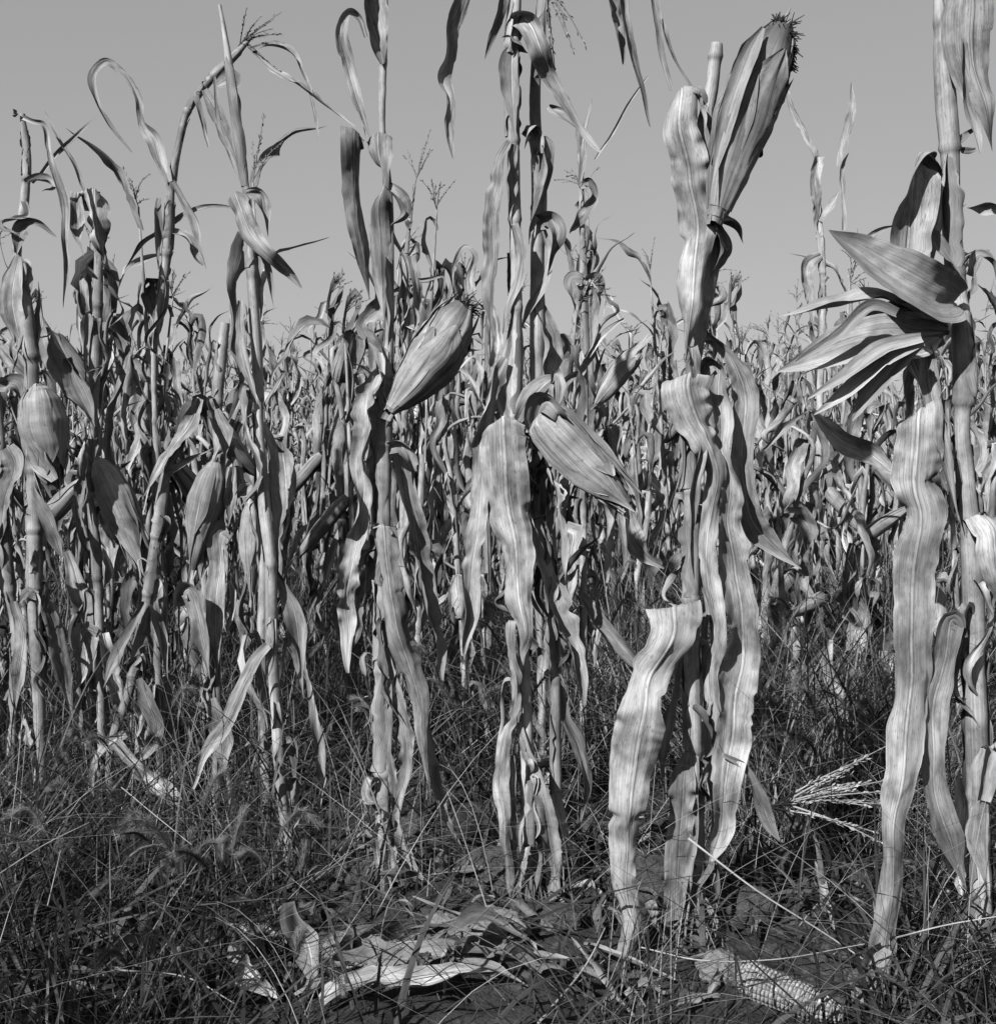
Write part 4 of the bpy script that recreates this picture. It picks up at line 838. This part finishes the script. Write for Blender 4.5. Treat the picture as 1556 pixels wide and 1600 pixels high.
def scatter(n, y0, y1, seed, dens=None, power=1.0, margin=.25):
    rng = np.random.RandomState(seed)
    y = y0 + (y1 - y0) * rng.rand(n) ** power; x = (rng.rand(n) * 2 - 1) * (.40 * y + margin)
    if dens is not None:
        px = 778 + x / y * FPX; k = rng.rand(n) < dens(x, y, px); x, y = x[k], y[k]
    return np.stack([x, y, gz(x, y)], 1)
def dens_low(x, y, px):
    q = np.clip((.5 * vnoise(x, y, 2.2, 7) + .5 * vnoise(x, y, 7, 17) - .22) * 2.1, .04, 1)
    bare = (y > 1.85) & (y < 3.1) & (px > 500) & (px < 1300)         # open soil under the front stalks
    q = np.where((y < 2.15) & (px > 330) & (px < 870), .07, np.where((y < 2.1) & (px > 1100) & (px < 1370), .08, np.where((y < 2.05) & (px > 430) & (px < 1250), .25 * q, q)))
    return np.where(bare, .16 * q, q)
mb = MB()
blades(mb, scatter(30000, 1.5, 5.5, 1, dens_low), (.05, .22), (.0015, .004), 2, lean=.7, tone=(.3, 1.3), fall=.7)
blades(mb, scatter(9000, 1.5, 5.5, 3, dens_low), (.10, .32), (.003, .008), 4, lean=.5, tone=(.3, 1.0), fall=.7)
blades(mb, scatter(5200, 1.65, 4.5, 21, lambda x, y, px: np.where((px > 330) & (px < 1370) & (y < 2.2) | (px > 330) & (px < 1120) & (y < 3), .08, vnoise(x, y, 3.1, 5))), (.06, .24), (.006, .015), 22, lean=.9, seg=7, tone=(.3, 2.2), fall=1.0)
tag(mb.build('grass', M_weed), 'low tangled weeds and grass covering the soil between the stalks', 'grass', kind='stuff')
mb = MB()
def dens_tall(x, y, px):
    return np.where((y < 3.0) & (px > 480), .04, np.where(y < 2.3, .1, .5 + .5 * vnoise(x, y, 1.3, 9)))
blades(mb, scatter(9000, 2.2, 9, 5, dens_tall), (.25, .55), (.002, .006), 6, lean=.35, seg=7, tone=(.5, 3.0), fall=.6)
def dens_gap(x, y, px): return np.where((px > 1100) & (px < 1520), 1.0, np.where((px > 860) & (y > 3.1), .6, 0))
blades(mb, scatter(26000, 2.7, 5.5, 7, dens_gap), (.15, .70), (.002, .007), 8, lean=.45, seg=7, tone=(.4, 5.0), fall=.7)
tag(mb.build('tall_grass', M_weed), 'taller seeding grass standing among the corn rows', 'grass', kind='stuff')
mb = MB()
blades(mb, scatter(1700, 1.6, 3.6, 11, lambda x, y, px: np.where(((px < 880) | ((px > 1100) & (px < 1370))) & (y < 2.2), .28, 1.0)), (.12, .5), (.0009, .002), 12, lean=1.1, seg=9, tone=(.5, 1.2), fall=.9)
blades(mb, scatter(8000, 2.6, 4.6, 13, dens_gap), (.15, .55), (.001, .003), 14, lean=.6, seg=8, tone=(.4, 1.2), fall=.8)
tag(mb.build('dry_straw', M_straw), 'fine pale dry grass stems criss-crossing over the weeds', 'dry grass', kind='stuff')

# foxtail grasses, each a plant with stems and fuzzy heads
def foxtail(x, y, h, seed, label):
    rng = np.random.RandomState(seed); z = float(gz(x, y)); r = thing('foxtail_grass', label, 'grass', (x, y, z), 'foxtail grasses among the corn')
    for k in range(rng.randint(2, 4)):
        a = rng.uniform(0, 6.28); o = np.array((math.cos(a), math.sin(a), 0)); hh = h * rng.uniform(.7, 1); p = np.array((x, y, z)) + o * .015
        C = interp([p, p + o * hh * .12 + (0, 0, hh * .5), p + o * hh * .26 + (0, 0, hh * .9), p + o * (hh * .33 + .01) + (0, 0, hh * 1.0), p + o * (hh * .33 + .045) + (0, 0, hh * 1.0 - rng.uniform(-.02, .03))], 26)
        mb = MB(); tube(mb, C[:20], np.linspace(.0012, .0007, 20), 4, closed_end=False, tone=1.2); stem = mb.build('stem', M_weed, r)
        mb = MB(); hC = C[18:]; rr = np.sin(np.linspace(.15, 3.0, len(hC))) * .0018 + .0007
        tube(mb, hC, rr, 6, tone=2.6)
        nb = 420; t = rng.rand(nb) * (len(hC) - 1.01); i0 = t.astype(int); c = hC[i0] + (hC[i0 + 1] - hC[i0]) * (t - i0)[:, None]
        T = unit(hC[i0 + 1] - hC[i0]); s = rng.normal(0, 1, (nb, 3)); s -= T * (s * T).sum(1, keepdims=True); s = unit(s)
        e = c + s * .011 + T * .010; ws = np.cross(s, T) * .0004
        V = np.stack([c - ws, c + ws, e + ws * .3, e - ws * .3], 1).reshape(-1, 3)
        F = np.arange(nb * 4).reshape(-1, 4); mb.raw(V, F, np.zeros((nb * 4, 2)), np.full(nb * 4, 3.2))
        mb.build('seed_head', M_weed, r)
    mb = MB(); rts = np.repeat(np.array([[x, y, z]]), 6, 0) + rng.normal(0, .008, (6, 3)) * (1, 1, 0)
    blades(mb, rts, (h * .4, h * .8), (.003, .006), seed, lean=.5, seg=6, tone=(.6, 1.2)); mb.build('leaf', M_weed, r)
FL = 'foxtail grass with fuzzy nodding heads growing among the corn stalks'
rng = np.random.RandomState(31)
for i in range(58):
    if i < 26: px = rng.uniform(1130, 1460); y = rng.uniform(2.6, 4.0)
    elif i < 40: px = rng.uniform(430, 1050); y = rng.uniform(2.8, 3.9)
    else: px = rng.uniform(20, 460); y = rng.uniform(1.75, 3.0)
    foxtail((px - 778) / FPX * y, y, rng.uniform(.25, .55) if i < 40 else rng.uniform(.12, .3), 600 + i, FL)

# ================================================================== LITTER ON THE GROUND
def ground_pt(px, py, dz=0.0):
    k = FPX * CAM_H / max(py - HORIZON, 1); return np.array(((px - 778) / FPX * k, k, float(gz((px - 778) / FPX * k, k)) + dz))
def clod(px, py, r, seed, label, name='soil_clod', mat=None, cat='clod'):
    rng = np.random.RandomState(seed); c = ground_pt(px, py)
    u = np.linspace(0, math.pi, 26); v = np.linspace(0, 2 * math.pi, 41); U, Vv = np.meshgrid(u, v, indexing='ij')
    n = np.stack([np.sin(U) * np.cos(Vv), np.sin(U) * np.sin(Vv), np.cos(U)], -1)
    f = 1 + .35 * (vnoise(n[..., 0] + n[..., 2] * 2, n[..., 1] - n[..., 2], 1.7, seed) - .5) + .22 * (vnoise(n[..., 0] * 2 + n[..., 2], n[..., 1] + 3 * n[..., 2], 4, seed + 1) - .5) + .1 * (vnoise(n[..., 0] * 4 + n[..., 2] * 3, n[..., 1] * 3, 6, seed + 2) - .5)
    V = n * f[..., None] * np.array((r, r * .8, r * rng.uniform(.55, .8))); V[:, -1] = V[:, 0]
    o = thing(name, label, cat, tuple(c + (0, 0, r * .2)), 'soil clods under the stalks')
    mb = MB(); mb.grid(V + c + (0, 0, r * .2), np.stack([Vv, U], -1)); bpy.data.objects.remove(o)
    ob = mb.build(name, mat or M_clod); 
    ob.data.transform(__import__('mathutils').Matrix.Translation(-Vector(c))); ob.location = c
    tag(ob, label, cat, 'soil clods under the stalks'); return ob
M_pale = soil_mat('pale_clod', .12, .28)
for i, (x, y, r) in enumerate([(780, 1420, .075), (560, 1400, .06), (930, 1350, .05), (700, 1385, .05), (640, 1330, .045), (1010, 1440, .065), (770, 1345, .045), (1230, 1400, .08), (1330, 1400, .06), (520, 1520, .04), (545, 1535, .03), (575, 1525, .035), (610, 1530, .03), (640, 1525, .03), (560, 1515, .025), (660, 1520, .022), (1180, 1470, .05), (880, 1480, .04), (690, 1500, .03), (1130, 1560, .035), (470, 1420, .045)]):
    if y > 1510 or (x, y) == (690, 1500): clod(x, y, r, 40 + i, 'small pale clod on the soil just behind the flat husk leaf', 'soil_clod', M_pale)
    else: clod(x, y, r, 40 + i, 'lumpy dark clod of dry soil lying between the stalks')
def crumbs():
    rng = np.random.RandomState(8); mb = MB()
    for i in range(520):
        x = rng.uniform(430, 1450); y = rng.uniform(1300, 1600); c = ground_pt(x, y); r = rng.uniform(.004, .02) * rng.uniform(.5, 1)
        u = np.linspace(0, math.pi, 7); v = np.linspace(0, 2 * math.pi, 10); U, Vv = np.meshgrid(u, v, indexing='ij'); n = np.stack([np.sin(U) * np.cos(Vv), np.sin(U) * np.sin(Vv), np.cos(U)], -1)
        f = 1 + rng.uniform(-.3, .3, (7, 10)); f[:, -1] = f[:, 0]; f[0] = f[0, 0]; f[-1] = f[-1, 0]
        mb.grid(c + n * f[..., None] * r * np.array((1, 1, .7)), np.stack([Vv, U], -1))
    tag(mb.build('soil_crumbs', M_clod), 'crumbs of dry soil strewn between the stalks', 'soil crumbs', kind='stuff')
    mb = MB()
    for i in range(230):
        x = rng.uniform(420, 1540) if i < 170 else rng.uniform(60, 480); y = rng.uniform(1330, 1610) if i % 3 else rng.uniform(1460, 1600); c = ground_pt(x, y, rng.uniform(.005, .04)); x = x if not (1130 < x < 1340 and y > 1490) else 0; a = rng.uniform(0, 6.28); l = rng.uniform(.015, .08)
        if x == 0: continue
        o = np.array((math.cos(a), math.sin(a), rng.normal(0, .35))); sd = np.array((-o[1], o[0], rng.normal(0, .5))); wd = rng.uniform(.005, .026)
        ribbon(mb, [list(c - o * l) + [wd * .5, 0], list(c + (0, 0, rng.uniform(0, .015))) + [wd, rng.normal(0, 40)], list(c + o * l) + [wd * .4, rng.normal(0, 60)]], n=12, m=4, ruf=.3, buckle=.004, seed=i, cross0=sd, tone=rng.uniform(.25, 1.05), rag=.4, roll=(-.6, 1.6))
    tag(mb.build('leaf_litter', M_husk), 'torn scraps of dry leaves and husks littering the soil', 'leaf litter', kind='stuff')
crumbs()
clod(772, 1515, .055, 33, 'pale upright clod standing at the bottom centre beside a flat leaf', 'soil_clod', M_pale)
def litter(pts, label, seed, lift=.012, name='fallen_leaf', cat='fallen leaf', group='fallen leaves and husks on the soil', m_=None, **k):
    K = []
    for x, y, wd, tw, up in pts:
        p = ground_pt(x, y, lift + up); K.append(list(p) + [wd * p[1] / FPX, tw])
    r = np.array(K[0][:3]); mb = MB(); ribbon(mb, K, n=46, m=8, seed=seed, cross0=k.pop('cross0', None), **k)
    mb2 = MB(); V, F, UV, C = mb.arrays(); mb2.raw(V - r, F, UV, C); o = mb2.build(name, m_ or M_leaf); o.location = r
    return tag(o, label, cat, group)
litter([(455, 1590, 20, 0, .0), (520, 1578, 60, 0, .01), (620, 1572, 70, 10, .015), (700, 1575, 60, -10, .01), (800, 1560, 30, 0, .01)], 'long flat husk leaf lying crosswise at the bottom centre', 51, m_=M_husk, tone=.85, ruf=.1, cross0=(0, .95, .25), buckle=.008, rag=.25)
litter([(500, 1640, 30, 0, .01), (560, 1632, 50, 0, .02), (660, 1625, 50, 0, .01), (790, 1600, 20, 0, .02)], 'pale leaf strip lying just below the long flat husk leaf', 52, tone=.9, cross0=(0, .9, .4), rag=.25)
litter([(700, 1560, 16, 0, .03), (750, 1545, 34, 0, .04), (800, 1540, 24, 0, .02), (850, 1545, 10, 0, .01)], 'small curled leaf piece lying against the pale upright clod', 53, tone=.8, cross0=(0, .8, .6), rag=.25)
def upright(pts, d, label, seed, name='fallen_leaf', mat=None, **k):
    K = [list(P(x, y, d + o)) + [wd * d / FPX, tw] for x, y, wd, tw, o in pts]; r = np.array(K[-1][:3])
    mb = MB(); ribbon(mb, K, n=40, m=8, seed=seed, **k); mb2 = MB(); V, F, UV, C = mb.arrays(); mb2.raw(V - r, F, UV, C)
    o = mb2.build(name, mat or M_leaf); o.location = r; return tag(o, label, 'fallen leaf', 'fallen leaves and husks on the soil')
upright([(459, 1408, 22, 10, .05), (465, 1440, 42, 25, .04), (478, 1480, 58, 20, .02), (488, 1520, 54, 10, 0), (492, 1550, 14, 0, 0)], 1.9, 'short pale leaf scrap standing upright in the dark grass', 61, cup=.25)
upright([(362, 1475, 24, 20, .05), (382, 1500, 50, 25, .04), (410, 1532, 54, 20, .02), (445, 1556, 36, 0, 0)], 1.88, 'pale folded leaf scrap leaning left of the upright scrap', 62, cup=.2)
upright([(1125, 1490, 14, 0, .1), (1180, 1497, 26, 0, .06), (1240, 1512, 30, 10, .02), (1290, 1530, 20, 0, 0)], 2.08, 'crumpled husk piece lying behind the bare cob', 63, mat=M_husk)
upright([(985, 1388, 10, 0, 0), (1020, 1392, 16, 30, 0), (1045, 1396, 14, 20, 0)], 2.3, 'narrow bright leaf strip lying between two clods', 64)
upright([(1380, 1480, 30, 0, .02), (1365, 1510, 60, 0, 0), (1350, 1560, 60, 20, 0), (1330, 1600, 40, 0, 0)], 1.9, 'wide torn leaf end resting at the foot of the long hanging leaf', 65)
upright([(1500, 1215, 20, 0, .0), (1508, 1270, 50, 0, 0), (1495, 1330, 60, 10, 0), (1500, 1400, 40, 0, 0)], 2.2, 'crumpled pale leaf heap against the thickest stalk', 66, ruf=.4)
upright([(1290, 1090, 10, 0, .0), (1330, 1120, 22, 0, 0), (1380, 1150, 24, 10, 0), (1430, 1180, 14, 0, 0)], 2.9, 'broken pale stalk piece lodged slantwise in the weeds', 67, name='broken_stalk', mat=M_stalk, cup=.5, ruf=0)
upright([(1300, 1000, 10, 0, .0), (1296, 1050, 22, 20, 0), (1310, 1100, 24, -10, 0), (1306, 1160, 14, 0, 0), (1290, 1220, 8, 0, 0)], 3.0, 'limp pale leaf hanging in the weeds right of the gap', 68)
upright([(1270, 640, 10, -40, .0), (1310, 680, 34, 20, 0), (1360, 710, 34, 10, 0), (1412, 760, 10, 0, 0)], 2.6, 'broad dry leaf slanting down toward the long hanging leaf', 69)
upright([(1190, 700, 6, 20, .0), (1230, 665, 14, 20, 0), (1262, 640, 8, 0, 0)], 2.9, 'short straight leaf stub slanting up right of the broad leaves', 70)
# bare cob with rows of kernels, half shelled, lying at the bottom right
def cob():
    a, b = ground_pt(1180, 1545, .03), ground_pt(1300, 1590, .03); a = P(1155, 1525, 1.93); b = P(1318, 1588, 1.84)
    r = thing('corn_cob', 'bare corn cob with kernel rows lying on the ground at bottom right', 'corn cob', tuple(a)); r['_o'] = list(a)
    ax = b - a; L = np.linalg.norm(ax); ax /= L; X = unit(np.cross(ax, (0, 0, 1))); Y = np.cross(ax, X)
    t = np.linspace(0, 1, 20); mb = MB(); tube(mb, a + ax * (t * L)[:, None], .024 * np.interp(t, [0, .1, .7, 1], [.5, 1, .9, .3]), 14, tone=.6); mb.build('core', M_cob, r)
    rng = np.random.RandomState(3); mb = MB()
    for i in range(14):
        for j in range(26):
            tt = (j + .5) / 26; ph = i / 14 * 6.283; rad = .026 * np.interp(tt, [0, .1, .7, 1], [.6, 1, .9, .35]); c = a + ax * tt * L + (X * math.cos(ph) + Y * math.sin(ph)) * rad
            o = X * math.cos(ph) + Y * math.sin(ph); s = np.cross(ax, o); hw, hl, hh = .0052 * rad / .026, L / 26 * .44, .0035
            u = np.linspace(-1, 1, 5); U, W = np.meshgrid(u, u, indexing='ij'); z = (1 - U ** 4) * (1 - W ** 4)
            V = c + ax * (U * hl)[..., None] + s * (W * hw)[..., None] + o * (z * hh - .001)[..., None]
            mb.grid(V, np.stack([U * .1 + i, W * .01 + j], -1), rng.uniform(.8, 1.1))
    k = mb.build('kernels', M_cob, r); k['kind'] = 'stuff'
cob()
# a fallen tassel in the weeds at the right
mb = MB(); tb = P(1200, 1262, 2.3); tassel_mesh(mb, tb - tb, P(1380, 1215, 2.25) - tb, .25, nb=14, seed=9, droop=.15, spread=.35, fat=1.3)
o = mb.build('fallen_tassel', M_straw); o.location = tb; tag(o, 'pale branching corn tassel fallen into the weeds at right', 'tassel')
mb = MB(); tb = P(1420, 250, 3.2); tassel_mesh(mb, tb - tb, (-.05, 0, 1), .2, nb=8, seed=19, droop=.0, spread=.8, fat=.9)
# single long straws arching over the front
def straw(pts, label, seed, w=.0016):
    K = np.array([P(x, y, d) for x, y, d in pts]); C = interp(K, 30); mb = MB(); r = K[0]; tube(mb, C - r, np.linspace(w, w * .5, 31), 5, closed_end=False)
    o = mb.build('straw', M_straw); o.location = r; tag(o, label, 'straw', 'long single straws in front of the stalks')
straw([(1075, 1310, 2.0), (1180, 1390, 1.95), (1290, 1460, 1.92), (1350, 1500, 1.9)], 'straight pale straw slanting down across the lower right weeds', 1, .0018)
straw([(1000, 1480, 1.9), (1090, 1500, 1.85), (1200, 1500, 1.82), (1350, 1475, 1.8)], 'thin straw curving level beneath the middle of the lower right', 2, .0012)
straw([(1400, 1465, 1.85), (1480, 1445, 1.82), (1570, 1430, 1.8)], 'bright straw rising gently toward the right border', 3, .0015)
straw([(180, 1515, 1.8), (300, 1530, 1.78), (370, 1570, 1.76)], 'curved grass stem lying low at the bottom left', 4, .0014)
straw([(170, 1600, 1.7), (215, 1520, 1.75)], 'short steep straw at the bottom left', 5, .0014)
straw([(840, 1600, 1.75), (920, 1500, 1.85), (945, 1450, 1.9)], 'dark slanting stem in front of the pale leaf at bottom centre', 6, .0022)
straw([(0, 1365, 1.9), (70, 1320, 1.95), (140, 1285, 2.0)], 'fine straw rising over the dark grass at the left border', 7, .001)
straw([(190, 1230, 2.2), (250, 1280, 2.15), (300, 1320, 2.1)], 'bright fine straw crossing the left weeds downward', 8, .001)
straw([(75, 1415, 1.9), (95, 1330, 1.95)], 'short upright straw in the dark left grass', 9, .001)
print('objects', len(bpy.data.objects))
